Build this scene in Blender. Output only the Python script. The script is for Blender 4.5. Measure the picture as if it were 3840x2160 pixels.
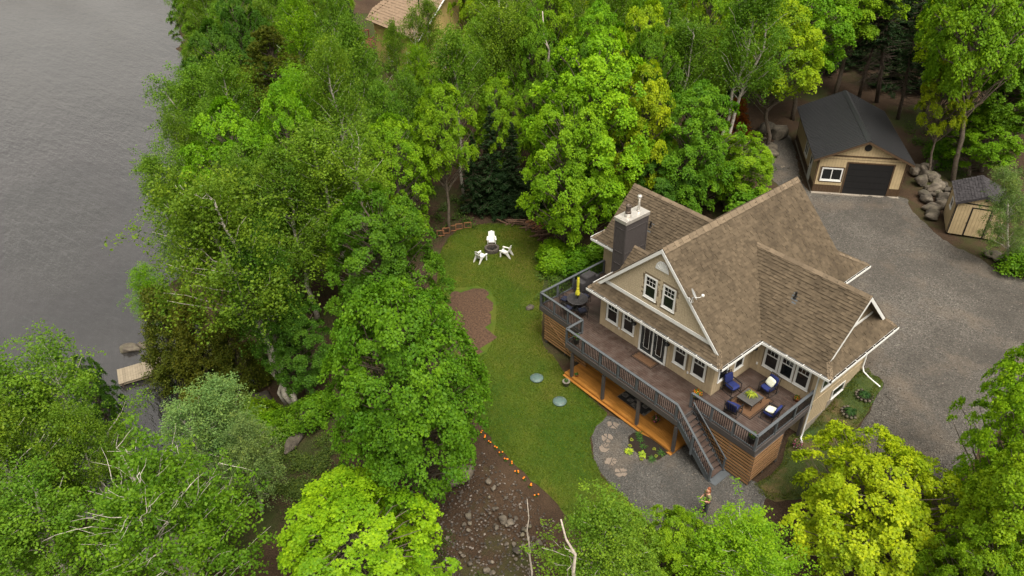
import bpy, bmesh, math, random
import numpy as np
from mathutils import Vector, Matrix
from mathutils.geometry import delaunay_2d_cdt

for o in list(bpy.data.objects):
    bpy.data.objects.remove(o)
SC = bpy.context.scene
COL = SC.collection
R = math.radians

# ------------------------------------------------------------------ camera, sky, sun, exposure
# world frame: x along the cottage front, y into the cottage, z = 0 at the raised deck floor
cd = bpy.data.cameras.new('camera')
cam = bpy.data.objects.new('camera', cd)
COL.objects.link(cam)
_rt = Vector((0.64089, 0.76751, -0.01353)); _up = Vector((-0.43751, 0.37970, 0.81512)); _fw = Vector((-0.63075, 0.51648, -0.57914))
m = Matrix.Identity(4)
for i in range(3):
    m[i][0] = _rt[i]; m[i][1] = _up[i]; m[i][2] = -_fw[i]
m.translation = (23.313, -25.632, 26.94)
cam.matrix_world = m
cd.sensor_fit = 'HORIZONTAL'; cd.sensor_width = 36.0; cd.lens = 26.41
cd.clip_start = 0.5; cd.clip_end = 2500
SC.camera = cam

SUN_EL, SUN_AZ = 66.0, -15.0          # azimuth measured from +x towards +y
w = bpy.data.worlds.new('World'); SC.world = w; w.use_nodes = True
nt = w.node_tree; nt.nodes.clear()
sky = nt.nodes.new('ShaderNodeTexSky'); sky.sky_type = 'NISHITA'; sky.sun_disc = False
sky.sun_elevation = R(SUN_EL); sky.sun_rotation = R(90 - SUN_AZ)
sky.dust_density = 4.0; sky.air_density = 1.0; sky.ozone_density = 1.0
hs = nt.nodes.new('ShaderNodeHueSaturation'); hs.inputs['Saturation'].default_value = 0.22
bg = nt.nodes.new('ShaderNodeBackground'); bg.inputs['Strength'].default_value = 0.082
wo = nt.nodes.new('ShaderNodeOutputWorld')
tn = nt.nodes.new('ShaderNodeMix'); tn.data_type = 'RGBA'; tn.blend_type = 'MULTIPLY'; tn.inputs[0].default_value = 1.0; tn.inputs[7].default_value = (1.10, 1.0, .86, 1)
nt.links.new(sky.outputs[0], hs.inputs['Color']); nt.links.new(hs.outputs[0], tn.inputs[6]); nt.links.new(tn.outputs[2], bg.inputs[0]); nt.links.new(bg.outputs[0], wo.inputs[0])

sd = bpy.data.lights.new('sun', 'SUN'); sd.energy = 1.5; sd.angle = R(40); sd.color = (1.0, 0.95, 0.86)
sun = bpy.data.objects.new('sun', sd); COL.objects.link(sun)
_d = Vector((math.cos(R(SUN_EL)) * math.cos(R(SUN_AZ)), math.cos(R(SUN_EL)) * math.sin(R(SUN_AZ)), math.sin(R(SUN_EL))))
sun.rotation_euler = _d.to_track_quat('Z', 'Y').to_euler(); sun.location = (40, 10, 60)

SC.view_settings.view_transform = 'Standard'; SC.view_settings.look = 'None'
SC.view_settings.exposure = 1.45; SC.view_settings.gamma = 1.0; SC.view_settings.use_curve_mapping = False
SC.render.engine = 'CYCLES'
cy = SC.cycles
cy.max_bounces = 4; cy.diffuse_bounces = 2; cy.glossy_bounces = 2; cy.transmission_bounces = 2; cy.transparent_max_bounces = 4
cy.use_denoising = True; cy.sample_clamp_indirect = 4.0
cy.caustics_reflective = False; cy.caustics_refractive = False

rnd = random.Random(11)
rg = np.random.default_rng(11)

# ------------------------------------------------------------------ materials
def nmat(name):
    m = bpy.data.materials.new(name); m.use_nodes = True
    nt = m.node_tree; b = nt.nodes['Principled BSDF']
    return m, nt, b

def nd(nt, kind, **kw):
    n = nt.nodes.new(kind)
    for k, v in kw.items():
        if k in n.inputs.keys(): n.inputs[k].default_value = v
        else: setattr(n, k, v)
    return n

def noise(nt, scale, detail=4, rough=.55, vec=None, dim='3D'):
    n = nt.nodes.new('ShaderNodeTexNoise'); n.noise_dimensions = dim
    n.inputs['Scale'].default_value = scale; n.inputs['Detail'].default_value = detail; n.inputs['Roughness'].default_value = rough
    if vec is not None: nt.links.new(vec, n.inputs['Vector'])
    return n.outputs['Fac']

def ramp(nt, fac, stops):
    r = nt.nodes.new('ShaderNodeValToRGB'); e = r.color_ramp.elements
    while len(e) < len(stops): e.new(.5)
    for i, (p, c) in enumerate(stops):
        e[i].position = p; e[i].color = (c[0], c[1], c[2], 1) if not isinstance(c, (int, float)) else (c, c, c, 1)
    nt.links.new(fac, r.inputs[0]); return r.outputs[0]

def mix(nt, fac, a, b, mode='MIX'):
    n = nt.nodes.new('ShaderNodeMix'); n.data_type = 'RGBA'; n.blend_type = mode
    for k, s in ((0, fac), (6, a), (7, b)):
        if hasattr(s, 'links'): nt.links.new(s, n.inputs[k])
        elif isinstance(s, (int, float)): n.inputs[k].default_value = s
        else: n.inputs[k].default_value = (s[0], s[1], s[2], 1)
    return n.outputs[2]

def math_(nt, op, a, b=0.0):
    n = nt.nodes.new('ShaderNodeMath'); n.operation = op
    for k, s in ((0, a), (1, b)):
        if hasattr(s, 'links'): nt.links.new(s, n.inputs[k])
        else: n.inputs[k].default_value = s
    return n.outputs[0]

def bump(nt, b, h, strength=.4, dist=.02):
    n = nt.nodes.new('ShaderNodeBump'); n.inputs['Strength'].default_value = strength; n.inputs['Distance'].default_value = dist
    nt.links.new(h, n.inputs['Height']); nt.links.new(n.outputs[0], b.inputs['Normal'])

def pos(nt):
    return nt.nodes.new('ShaderNodeNewGeometry').outputs['Position']

def orand(nt):
    return nt.nodes.new('ShaderNodeObjectInfo').outputs['Random']

def sc(c, k): return tuple(min(1, x * k) for x in c)

def M_plain(name, c, rough=.6, var=.18, scale=6, metal=0, spec=.4, rand=0.0, bmp=0.0):
    m, nt, b = nmat(name)
    f = noise(nt, scale, 4, .6, pos(nt))
    col = ramp(nt, f, [(.3, sc(c, 1 - var)), (.7, sc(c, 1 + var))])
    if rand:
        col = mix(nt, 1.0, col, ramp(nt, orand(nt), [(0, 1 - rand), (1, 1.0)]), 'MULTIPLY')
    nt.links.new(col, b.inputs['Base Color'])
    b.inputs['Roughness'].default_value = rough; b.inputs['Metallic'].default_value = metal
    b.inputs['Specular IOR Level'].default_value = spec
    if bmp: bump(nt, b, noise(nt, scale * 6, 3, .6, pos(nt)), bmp, .01)
    return m

def M_wood(name, c, rough=.7, axis=0, rand=.25, wet=0, grey=None):
    # grain stretched along one world axis, tint per board
    m, nt, b = nmat(name)
    mp = nt.nodes.new('ShaderNodeMapping'); s = [14, 14, 14]; s[axis] = .9; mp.inputs['Scale'].default_value = s
    nt.links.new(pos(nt), mp.inputs['Vector'])
    f = noise(nt, 1.6, 5, .65, mp.outputs[0])
    col = ramp(nt, f, [(.25, sc(c, .72)), (.55, c), (.8, sc(c, 1.28))])
    col = mix(nt, 1.0, col, ramp(nt, orand(nt), [(0, 1 - rand), (1, 1.12)]), 'MULTIPLY')
    st = noise(nt, .9, 5, .6, pos(nt))
    col = mix(nt, ramp(nt, st, [(.42, 0), (.68, .55 if wet else .3)]), col, sc(c, .5))
    if grey is not None:
        col = mix(nt, ramp(nt, noise(nt, 2.3, 4, .6, pos(nt)), [(.45, 0), (.7, .6)]), col, grey)
    nt.links.new(col, b.inputs['Base Color'])
    b.inputs['Roughness'].default_value = rough
    if wet:
        nt.links.new(ramp(nt, st, [(.4, rough), (.7, rough * .55)]), b.inputs['Roughness'])
    bump(nt, b, f, .25, .006)
    return m

SIDE = (.46, .37, .245)
mt = {}
mt['siding'] = M_plain('siding_paint', SIDE, .65, .1, 3, rand=.07, bmp=.1)
mt['groove'] = M_plain('siding_groove', (.20, .155, .10), .8, .1)
mt['shake'] = M_plain('shake_paint', (.47, .39, .27), .75, .18, 14, rand=.05)
mt['gsiding'] = M_plain('garage_siding', (.48, .375, .22), .6, .1, 3, rand=.06)
mt['white'] = M_plain('white_paint', (.72, .73, .72), .5, .05, 5)
mt['glass'] = M_plain('window_glass', (.012, .014, .015), .05, .2, 1, spec=.6)
mt['darkdoor'] = M_plain('door_slab', (.035, .042, .045), .4, .1)
mt['chase'] = M_plain('chimney_board', (.062, .055, .055), .75, .2, 9, bmp=.15)
mt['metal'] = M_plain('galvanised_metal', (.62, .60, .56), .35, .12, 5, metal=.6)
mt['rustmetal'] = M_plain('sooty_metal', (.10, .08, .065), .5, .4, 8, metal=.5)
mt['black'] = M_plain('black_metal', (.012, .012, .013), .45, .1)
mt['rail'] = M_plain('rail_paint', (.088, .100, .112), .55, .12, 4, rand=.05)
mt['railtop'] = mt['rail']
mt['beam'] = M_wood('deck_beam', (.075, .066, .064), .7, 0, .1)
mt['deck'] = M_wood('deck_stain', (.070, .045, .036), .62, 0, .28, wet=1, grey=(.105, .082, .070))
mt['cedar'] = M_wood('cedar_slat', (.32, .175, .075), .65, 0, .25)
mt['cedary'] = M_wood('cedar_slat_side', (.30, .165, .075), .65, 1, .25)
mt['patio'] = M_wood('patio_plank', (.40, .175, .035), .5, 0, .22, wet=1)
mt['dock'] = M_wood('dock_plank', (.28, .235, .17), .75, 1, .18)
mt['concrete'] = M_plain('concrete', (.27, .24, .20), .9, .2, 5, bmp=.2)
mt['brown'] = M_plain('brown_trim', (.075, .045, .024), .6, .2, 6)
mt['gmetal'] = M_plain('ribbed_metal', (.022, .023, .026), .38, .15, 3, spec=.5)
mt['grib'] = M_plain('metal_rib', (.034, .035, .038), .34, .1, 3, spec=.6)
mt['gdoor'] = M_plain('garage_door', (.008, .008, .009), .6, .2, 4)
mt['cushion'] = M_plain('navy_cushion', (.012, .022, .12), .85, .25, 5, rand=.15)
mt['cushdark'] = M_plain('navy_pad', (.012, .016, .04), .85, .2, 5)
mt['pillow'] = M_plain('cream_pillow', (.66, .68, .56), .85, .1, 9)
mt['tabletop'] = M_wood('grey_table', (.085, .082, .080), .5, 0, .2)
mt['yellow'] = M_plain('yellow_canvas', (.50, .47, .03), .8, .2, 9)
mt['cover'] = M_plain('grill_cover', (.042, .04, .043), .6, .15, 6)
mt['plastic'] = M_plain('white_plastic', (.80, .80, .78), .4, .03, 4)
mt['rock'] = None
mt['terracotta'] = M_plain('terracotta', (.30, .12, .055), .8, .2, 8)
mt['potgrey'] = M_plain('grey_pot', (.22, .20, .17), .85, .2, 8)
mt['soil'] = M_plain('dark_soil', (.018, .012, .008), 1, .4, 30, bmp=.5)
mt['lid'] = M_plain('green_lid', (.085, .135, .125), .5, .22, 6)
mt['orange'] = M_plain('orange_petal', (.78, .22, .01), .7, .2, 20)
mt['redorange'] = M_plain('red_petal', (.70, .08, .01), .7, .3, 20)
mt['pink'] = M_plain('pink_petal', (.40, .08, .20), .7, .4, 20)
mt['log'] = M_plain('cut_wood', (.16, .095, .06), .85, .4, 9, rand=.5)
mt['framewood'] = M_plain('frame_wood', (.24, .11, .05), .8, .2, 9, rand=.2)
mt['slate'] = M_plain('flagstone', (.19, .155, .125), .9, .2, 9, rand=.2)
mt['paver'] = M_plain('pit_stone', (.10, .085, .072), .9, .3, 9, rand=.4, bmp=.3)
mt['ash'] = M_plain('ash', (.025, .022, .02), 1, .4, 20)
mt['brownmat'] = M_plain('door_mat', (.115, .062, .032), 1, .3, 40, bmp=.4)
mt['matedge'] = M_plain('door_mat_edge', (.022, .015, .012), 1, .2, 20)
mt['skin'] = M_plain('skin', (.52, .28, .19), .5, .06, 5)
mt['shirt'] = M_plain('olive_shirt', (.16, .17, .075), .9, .12, 12)
mt['trousers'] = M_plain('dark_trousers', (.05, .052, .06), .9, .12, 12)
mt['hair'] = M_plain('auburn_hair', (.22, .065, .025), .6, .25, 30)
mt['controller'] = M_plain('grey_controller', (.35, .36, .37), .4, .05)
mt['ywall'] = M_plain('yellow_siding', (.62, .47, .19), .7, .08, 3, rand=.05)
mt['yroof'] = M_plain('tan_roof', (.28, .20, .135), .85, .15, 4, rand=.2)
mt['redwood'] = M_wood('red_deck', (.20, .055, .03), .7, 0, .2)
mt['dish'] = M_plain('dish_grey', (.30, .31, .31), .45, .08)

def M_rock():
    m, nt, b = nmat('lichen_rock')
    p = pos(nt)
    c = ramp(nt, noise(nt, 2.6, 6, .65, p), [(.3, (.055, .047, .038)), (.5, (.14, .118, .09)), (.72, (.27, .235, .185))])
    c = mix(nt, ramp(nt, noise(nt, 1.3, 5, .6, p), [(.52, 0), (.66, .5)]), c, (.085, .085, .038))
    c = mix(nt, 1.0, c, ramp(nt, orand(nt), [(0, .4), (1, .95)]), 'MULTIPLY')
    nt.links.new(c, b.inputs['Base Color']); b.inputs['Roughness'].default_value = .9
    bump(nt, b, noise(nt, 9, 6, .65, p), .6, .05)
    return m
mt['rock'] = M_rock()

def M_shingle(name, c, stain=True):
    m, nt, b = nmat(name)
    p = pos(nt)
    at = nd(nt, 'ShaderNodeAttribute', attribute_name='tint').outputs['Fac']
    t = math_(nt, 'FRACT', math_(nt, 'ADD', at, orand(nt)))
    col = ramp(nt, t, [(0, sc(c, .64)), (.3, sc(c, .88)), (.6, c), (1, sc(c, 1.32))])
    col = mix(nt, .35, col, ramp(nt, noise(nt, 30, 3, .7, p), [(.3, sc(c, .5)), (.7, sc(c, 1.4))]))
    if stain:
        s = mix(nt, .5, noise(nt, .35, 5, .7, p), noise(nt, .9, 5, .7, p))
        col = mix(nt, ramp(nt, s, [(.47, 0), (.64, .62)]), col, sc(c, .33))
    nt.links.new(col, b.inputs['Base Color']); b.inputs['Roughness'].default_value = .92
    b.inputs['Specular IOR Level'].default_value = .2
    bump(nt, b, noise(nt, 60, 3, .7, p), .3, .006)
    return m
mt['shingle'] = M_shingle('roof_shingle', (.100, .077, .051))
mt['cap'] = M_shingle('ridge_cap', (.165, .128, .088), False)
mt['shedshingle'] = M_shingle('shed_shingle', (.046, .043, .047), False)

def M_leaf(name, trans=.34):
    m, nt, b = nmat(name)
    out = nt.nodes['Material Output']; nt.nodes.remove(b)
    oi = nt.nodes.new('ShaderNodeObjectInfo')
    at = nd(nt, 'ShaderNodeAttribute', attribute_name='tint').outputs['Fac']
    k = ramp(nt, at, [(0, (.55, .68, .7)), (.3, (.82, .90, .9)), (.5, (1, 1, 1)), (.75, (1.22, 1.15, 1)), (1, (1.65, 1.42, 1.1))])
    col = mix(nt, 1.0, oi.outputs['Color'], k, 'MULTIPLY')
    d = nt.nodes.new('ShaderNodeBsdfDiffuse'); t = nt.nodes.new('ShaderNodeBsdfTranslucent'); g = nt.nodes.new('ShaderNodeBsdfGlossy')
    g.inputs['Roughness'].default_value = .5; g.inputs['Color'].default_value = (.6, .65, .6, 1)
    ty = mix(nt, 1.0, col, (1.2, 1.35, .4), 'MULTIPLY')
    nt.links.new(col, d.inputs[0]); nt.links.new(ty, t.inputs[0])
    mx = nt.nodes.new('ShaderNodeMixShader'); mx.inputs[0].default_value = trans
    nt.links.new(d.outputs[0], mx.inputs[1]); nt.links.new(t.outputs[0], mx.inputs[2])
    m2 = nt.nodes.new('ShaderNodeMixShader'); m2.inputs[0].default_value = .012
    nt.links.new(mx.outputs[0], m2.inputs[1]); nt.links.new(g.outputs[0], m2.inputs[2])
    nt.links.new(m2.outputs[0], out.inputs[0])
    return m
mt['leaf'] = M_leaf('leaf')
mt['needle'] = M_leaf('needle', .2)

def M_birch():
    m, nt, b = nmat('birch_bark')
    p = pos(nt); mp = nt.nodes.new('ShaderNodeMapping'); mp.inputs['Scale'].default_value = (2, 2, 9); nt.links.new(p, mp.inputs[0])
    f = noise(nt, 1.5, 4, .7, mp.outputs[0])
    c = ramp(nt, f, [(.3, (.05, .042, .036)), (.42, (.40, .36, .31)), (.6, (.60, .56, .50))])
    nt.links.new(c, b.inputs['Base Color']); b.inputs['Roughness'].default_value = .75
    return m
mt['birch'] = M_birch()
mt['bark'] = M_plain('maple_bark', (.13, .105, .08), .9, .4, 7, bmp=.5)
mt['darkbark'] = M_plain('conifer_bark', (.085, .065, .05), .9, .4, 7, bmp=.5)
mt['deadwood'] = M_plain('bleached_wood', (.46, .41, .35), .85, .3, 6)

def M_ground():
    m, nt, b = nmat('forest_floor')
    p = pos(nt)
    c = ramp(nt, noise(nt, .55, 6, .65, p), [(.3, (.018, .013, .009)), (.5, (.038, .026, .017)), (.7, (.066, .045, .028))])
    c = mix(nt, ramp(nt, noise(nt, 14, 4, .75, p), [(.35, 0), (.7, .8)]), c, (.085, .052, .032))
    c = mix(nt, ramp(nt, noise(nt, 30, 2, .6, p), [(.64, 0), (.74, .7)]), c, (.16, .13, .10))
    c = mix(nt, ramp(nt, noise(nt, .16, 5, .65, p), [(.50, 0), (.62, .75)]), c, (.040, .060, .014))
    nt.links.new(c, b.inputs['Base Color']); b.inputs['Roughness'].default_value = .95; b.inputs['Specular IOR Level'].default_value = .15
    bump(nt, b, noise(nt, 7, 7, .75, p), .9, .1)
    return m
def M_lawn():
    m, nt, b = nmat('lawn_grass')
    p = pos(nt)
    c = ramp(nt, noise(nt, .22, 5, .6, p), [(.38, (.040, .092, .008)), (.5, (.078, .120, .012)), (.61, (.155, .140, .024))])
    c = mix(nt, ramp(nt, noise(nt, 1.4, 5, .7, p), [(.4, 0), (.75, .5)]), c, (.12, .125, .022))
    c = mix(nt, ramp(nt, noise(nt, .13, 4, .6, p), [(.50, 0), (.60, .55)]), c, (.135, .112, .024))
    c = mix(nt, ramp(nt, noise(nt, 22, 4, .7, p), [(.3, .65), (.65, 0)]), c, (.024, .052, .007))
    nt.links.new(c, b.inputs['Base Color']); b.inputs['Roughness'].default_value = .9; b.inputs['Specular IOR Level'].default_value = .15
    bump(nt, b, noise(nt, 30, 5, .75, p), .8, .05)
    return m
def M_strip():
    m, nt, b = nmat('dry_grass')
    p = pos(nt)
    c = ramp(nt, noise(nt, .45, 5, .6, p), [(.36, (.030, .075, .010)), (.5, (.06, .085, .016)), (.6, (.14, .10, .04)), (.75, (.17, .115, .06))])
    c = mix(nt, ramp(nt, noise(nt, 22, 4, .7, p), [(.3, .5), (.65, 0)]), c, (.03, .035, .010))
    nt.links.new(c, b.inputs['Base Color']); b.inputs['Roughness'].default_value = .95
    bump(nt, b, noise(nt, 30, 5, .75, p), .8, .05)
    return m
def M_gravel(name, c, k=1.0, warm=(.19, .135, .095)):
    m, nt, b = nmat(name)
    p = pos(nt)
    v = nd(nt, 'ShaderNodeTexVoronoi'); v.inputs['Scale'].default_value = 17 * k; nt.links.new(p, v.inputs['Vector'])
    g = nt.nodes.new('ShaderNodeRGBToBW'); nt.links.new(v.outputs['Color'], g.inputs[0])
    col = ramp(nt, g.outputs[0], [(.1, sc(c, .55)), (.45, c), (.72, sc(c, 1.25)), (.9, sc(c, 1.9))])
    col = mix(nt, ramp(nt, noise(nt, .22, 6, .65, p), [(.42, 0), (.66, .75)]), col, sc(c, .52))
    col = mix(nt, ramp(nt, noise(nt, .33, 5, .6, p), [(.52, 0), (.68, .5)]), col, warm)
    nt.links.new(col, b.inputs['Base Color']); b.inputs['Roughness'].default_value = .9; b.inputs['Specular IOR Level'].default_value = .25
    bump(nt, b, v.outputs['Distance'], .8, .05)
    return m
mt['ground'] = M_ground(); mt['lawn'] = M_lawn(); mt['strip'] = M_strip()
mt['gravel'] = M_gravel('drive_gravel', (.092, .085, .075), 1.0, (.15, .12, .09)); mt['gravel2'] = M_gravel('path_gravel', (.085, .082, .076), 1.2, (.15, .12, .09))
mt['mulch'] = M_plain('mulch', (.075, .043, .026), 1, .6, 9, bmp=1.0)

def M_water():
    m, nt, b = nmat('lake_water')
    p = pos(nt)
    nt.links.new(ramp(nt, noise(nt, .12, 3, .5, p), [(.3, (.018, .018, .018)), (.7, (.032, .031, .031))]), b.inputs['Base Color'])
    b.inputs['Roughness'].default_value = .06; b.inputs['IOR'].default_value = 1.75; b.inputs['Specular IOR Level'].default_value = 1.0
    mp = nt.nodes.new('ShaderNodeMapping'); mp.inputs['Rotation'].default_value = (0, 0, R(-42)); mp.inputs['Scale'].default_value = (.45, 1.5, 1)
    nt.links.new(p, mp.inputs[0])
    h = mix(nt, .45, noise(nt, .7, 3, .55, mp.outputs[0]), noise(nt, 1.9, 3, .6, mp.outputs[0]))
    nt.links.new(ramp(nt, noise(nt, .035, 3, .5, p), [(.4, .04), (.65, .14)]), b.inputs['Roughness'])
    h = math_(nt, 'MULTIPLY', h, ramp(nt, noise(nt, .05, 3, .5, mp.outputs[0]), [(.35, .55), (.65, 1.25)]))
    bump(nt, b, h, 1.0, .24)
    return m
mt['water'] = M_water()

# ------------------------------------------------------------------ object helpers
OFF = {}                                   # root object -> point that its local origin stands for

def put(o, parent=None):
    COL.objects.link(o)
    if parent is not None:
        o.parent = parent; OFF[o] = OFF.get(parent, Vector((0, 0, 0)))
    return o

def tag(o, label, cat=None, group=None, kind=None):
    if label: o['label'] = label
    if cat: o['category'] = cat
    if group: o['group'] = group
    if kind: o['kind'] = kind
    return o

def thing(name, label, cat, loc=(0, 0, 0), rz=0.0, group=None, absolute=False):
    o = bpy.data.objects.new(name, None); o.empty_display_size = .2
    COL.objects.link(o); o.location = loc; o.rotation_euler = (0, 0, rz)
    OFF[o] = Vector(loc) if absolute else Vector((0, 0, 0))
    return tag(o, label, cat, group)

class MB:
    def __init__(s): s.v = []; s.f = []; s.t = []
    def add(s, vs, fs, tint=None):
        n = len(s.v); s.v += [tuple(v) for v in vs]; s.f += [tuple(i + n for i in f) for f in fs]
        s.t += [rnd.random() if tint is None else tint] * len(fs)
        return s
    def box(s, x0, x1, y0, y1, z0, z1, tint=None):
        v = [(x0, y0, z0), (x1, y0, z0), (x1, y1, z0), (x0, y1, z0), (x0, y0, z1), (x1, y0, z1), (x1, y1, z1), (x0, y1, z1)]
        return s.add(v, [(3, 2, 1, 0), (4, 5, 6, 7), (0, 1, 5, 4), (1, 2, 6, 5), (2, 3, 7, 6), (3, 0, 4, 7)], tint)
    def bar(s, p, q, w, h, up=(0, 0, 1)):
        p = Vector(p); q = Vector(q); d = (q - p).normalized(); u = Vector(up)
        a = d.cross(u)
        if a.length < 1e-4: a = d.cross(Vector((1, 0, 0)))
        a.normalize(); b = a.cross(d)
        v = [e + a * (i * w / 2) + b * (j * h / 2) for e in (p, q) for i, j in ((-1, -1), (1, -1), (1, 1), (-1, 1))]
        return s.add(v, [(0, 1, 2, 3), (7, 6, 5, 4), (0, 4, 5, 1), (1, 5, 6, 2), (2, 6, 7, 3), (3, 7, 4, 0)])
    def tube(s, pts, rad, n=6, cap=True):
        pts = [Vector(p) for p in pts]; k = len(pts); vs = []
        if not hasattr(rad, '__len__'): rad = [rad] * k
        ref = Vector((1, 0, .1)) if abs((pts[-1] - pts[0]).normalized().x) < .8 else Vector((0, 1, .1))
        for i, p in enumerate(pts):
            d = (pts[min(i + 1, k - 1)] - pts[max(i - 1, 0)]).normalized()
            a = d.cross(ref).normalized(); b = d.cross(a)
            for j in range(n):
                t = 2 * math.pi * j / n; vs.append(p + (a * math.cos(t) + b * math.sin(t)) * rad[i])
        fs = [(i * n + j, i * n + (j + 1) % n, (i + 1) * n + (j + 1) % n, (i + 1) * n + j) for i in range(k - 1) for j in range(n)]
        if cap: fs += [tuple(range(n))[::-1], tuple(range((k - 1) * n, k * n))]
        return s.add(vs, fs)
    def lathe(s, prof, n=16, c=(0, 0, 0), sx=1, sy=1):
        vs = []; k = len(prof)
        for r, z in prof:
            for j in range(n):
                t = 2 * math.pi * j / n; vs.append((c[0] + r * math.cos(t) * sx, c[1] + r * math.sin(t) * sy, c[2] + z))
        fs = [(i * n + j, i * n + (j + 1) % n, (i + 1) * n + (j + 1) % n, (i + 1) * n + j) for i in range(k - 1) for j in range(n)]
        if prof[0][0] > 1e-4: fs.append(tuple(range(n))[::-1])
        if prof[-1][0] > 1e-4: fs.append(tuple(range((k - 1) * n, k * n)))
        return s.add(vs, fs)
    def prism(s, poly, ext):
        # poly: list of 3D points (planar), ext: extrusion vector
        n = len(poly); e = Vector(ext); vs = [Vector(p) for p in poly]; vs += [v + e for v in vs]
        fs = [tuple(range(n))[::-1], tuple(range(n, 2 * n))] + [(i, (i + 1) % n, n + (i + 1) % n, n + i) for i in range(n)]
        return s.add(vs, fs)
    def build(s, name, mat, parent=None, smooth=False, tint=False):
        off = OFF.get(parent, Vector((0, 0, 0)))
        me = bpy.data.meshes.new(name)
        me.from_pydata([(v[0] - off.x, v[1] - off.y, v[2] - off.z) for v in s.v], [], s.f)
        me.materials.append(mt[mat] if isinstance(mat, str) else mat)
        if tint:
            a = me.attributes.new('tint', 'FLOAT', 'FACE'); a.data.foreach_set('value', s.t)
        bm = bmesh.new(); bm.from_mesh(me); bmesh.ops.recalc_face_normals(bm, faces=bm.faces); bm.to_mesh(me); bm.free()
        if smooth: me.shade_smooth()
        o = bpy.data.objects.new(name, me)
        return put(o, parent)

_ub = {}
def unit(mat):
    if mat not in _ub:
        me = bpy.data.meshes.new('unit_' + mat)
        b = MB().box(-.5, .5, -.5, .5, -.5, .5)
        me.from_pydata(b.v, [], b.f); me.materials.append(mt[mat]); _ub[mat] = me
    return _ub[mat]

def piece(name, parent, mat, x0, x1, y0, y1, z0, z1):
    off = OFF.get(parent, Vector((0, 0, 0)))
    o = bpy.data.objects.new(name, unit(mat))
    o.location = ((x0 + x1) / 2 - off.x, (y0 + y1) / 2 - off.y, (z0 + z1) / 2 - off.z)
    o.scale = (abs(x1 - x0), abs(y1 - y0), abs(z1 - z0))
    return put(o, parent)

def piece_bar(name, parent, mat, p, q, w, h):
    off = OFF.get(parent, Vector((0, 0, 0)))
    p = Vector(p); q = Vector(q); d = (q - p)
    o = bpy.data.objects.new(name, unit(mat))
    o.location = (p + q) / 2 - off; o.scale = (d.length, w, h)
    o.rotation_euler = d.to_track_quat('X', 'Z').to_euler()
    return put(o, parent)

# wall frames: a runs along the wall, d outwards
class Fr:
    def __init__(s, kind, x, y): s.k = kind; s.x = x; s.y = y
    def bx(s, a0, a1, d0, d1):
        if s.k == 'F': return s.x + a0, s.x + a1, s.y - d1, s.y - d0
        if s.k == 'B': return s.x + a0, s.x + a1, s.y + d0, s.y + d1
        if s.k == 'R': return s.x + d0, s.x + d1, s.y + a0, s.y + a1
        return s.x - d1, s.x - d0, s.y + a0, s.y + a1
    def pt(s, a, d, z):
        b = s.bx(a, a, d, d); return Vector((b[0], b[2], z))
def wp(name, parent, mat, fr, a0, a1, d0, d1, z0, z1):
    return piece(name, parent, mat, *fr.bx(a0, a1, d0, d1), z0, z1)
def wb(mb, fr, a0, a1, d0, d1, z0, z1):
    return mb.box(*fr.bx(a0, a1, d0, d1), z0, z1)

def clad(wall, fr, L, z0, z1, openings, mat, bw=.2, th=.02, top=None, name='siding_board'):
    n = max(1, round(L / bw)); w = L / n
    for i in range(n):
        a0, a1 = i * w, (i + 1) * w; zt = z1 if top is None else max(z0 + .05, top((a0 + a1) / 2))
        segs = [(z0, zt)]
        for (oa0, oa1, oz0, oz1) in openings:
            if a1 - .03 > oa0 and a0 + .03 < oa1:
                ns = []
                for s0, s1 in segs:
                    if oz0 > s0 + .03: ns.append((s0, min(s1, oz0)))
                    if oz1 < s1 - .03: ns.append((max(s0, oz1), s1))
                segs = ns
        for s0, s1 in segs:
            if s1 - s0 > .03: wp(name, wall, mat, fr, a0 + .007, a1 - .007, 0, th, s0, s1)

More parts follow.
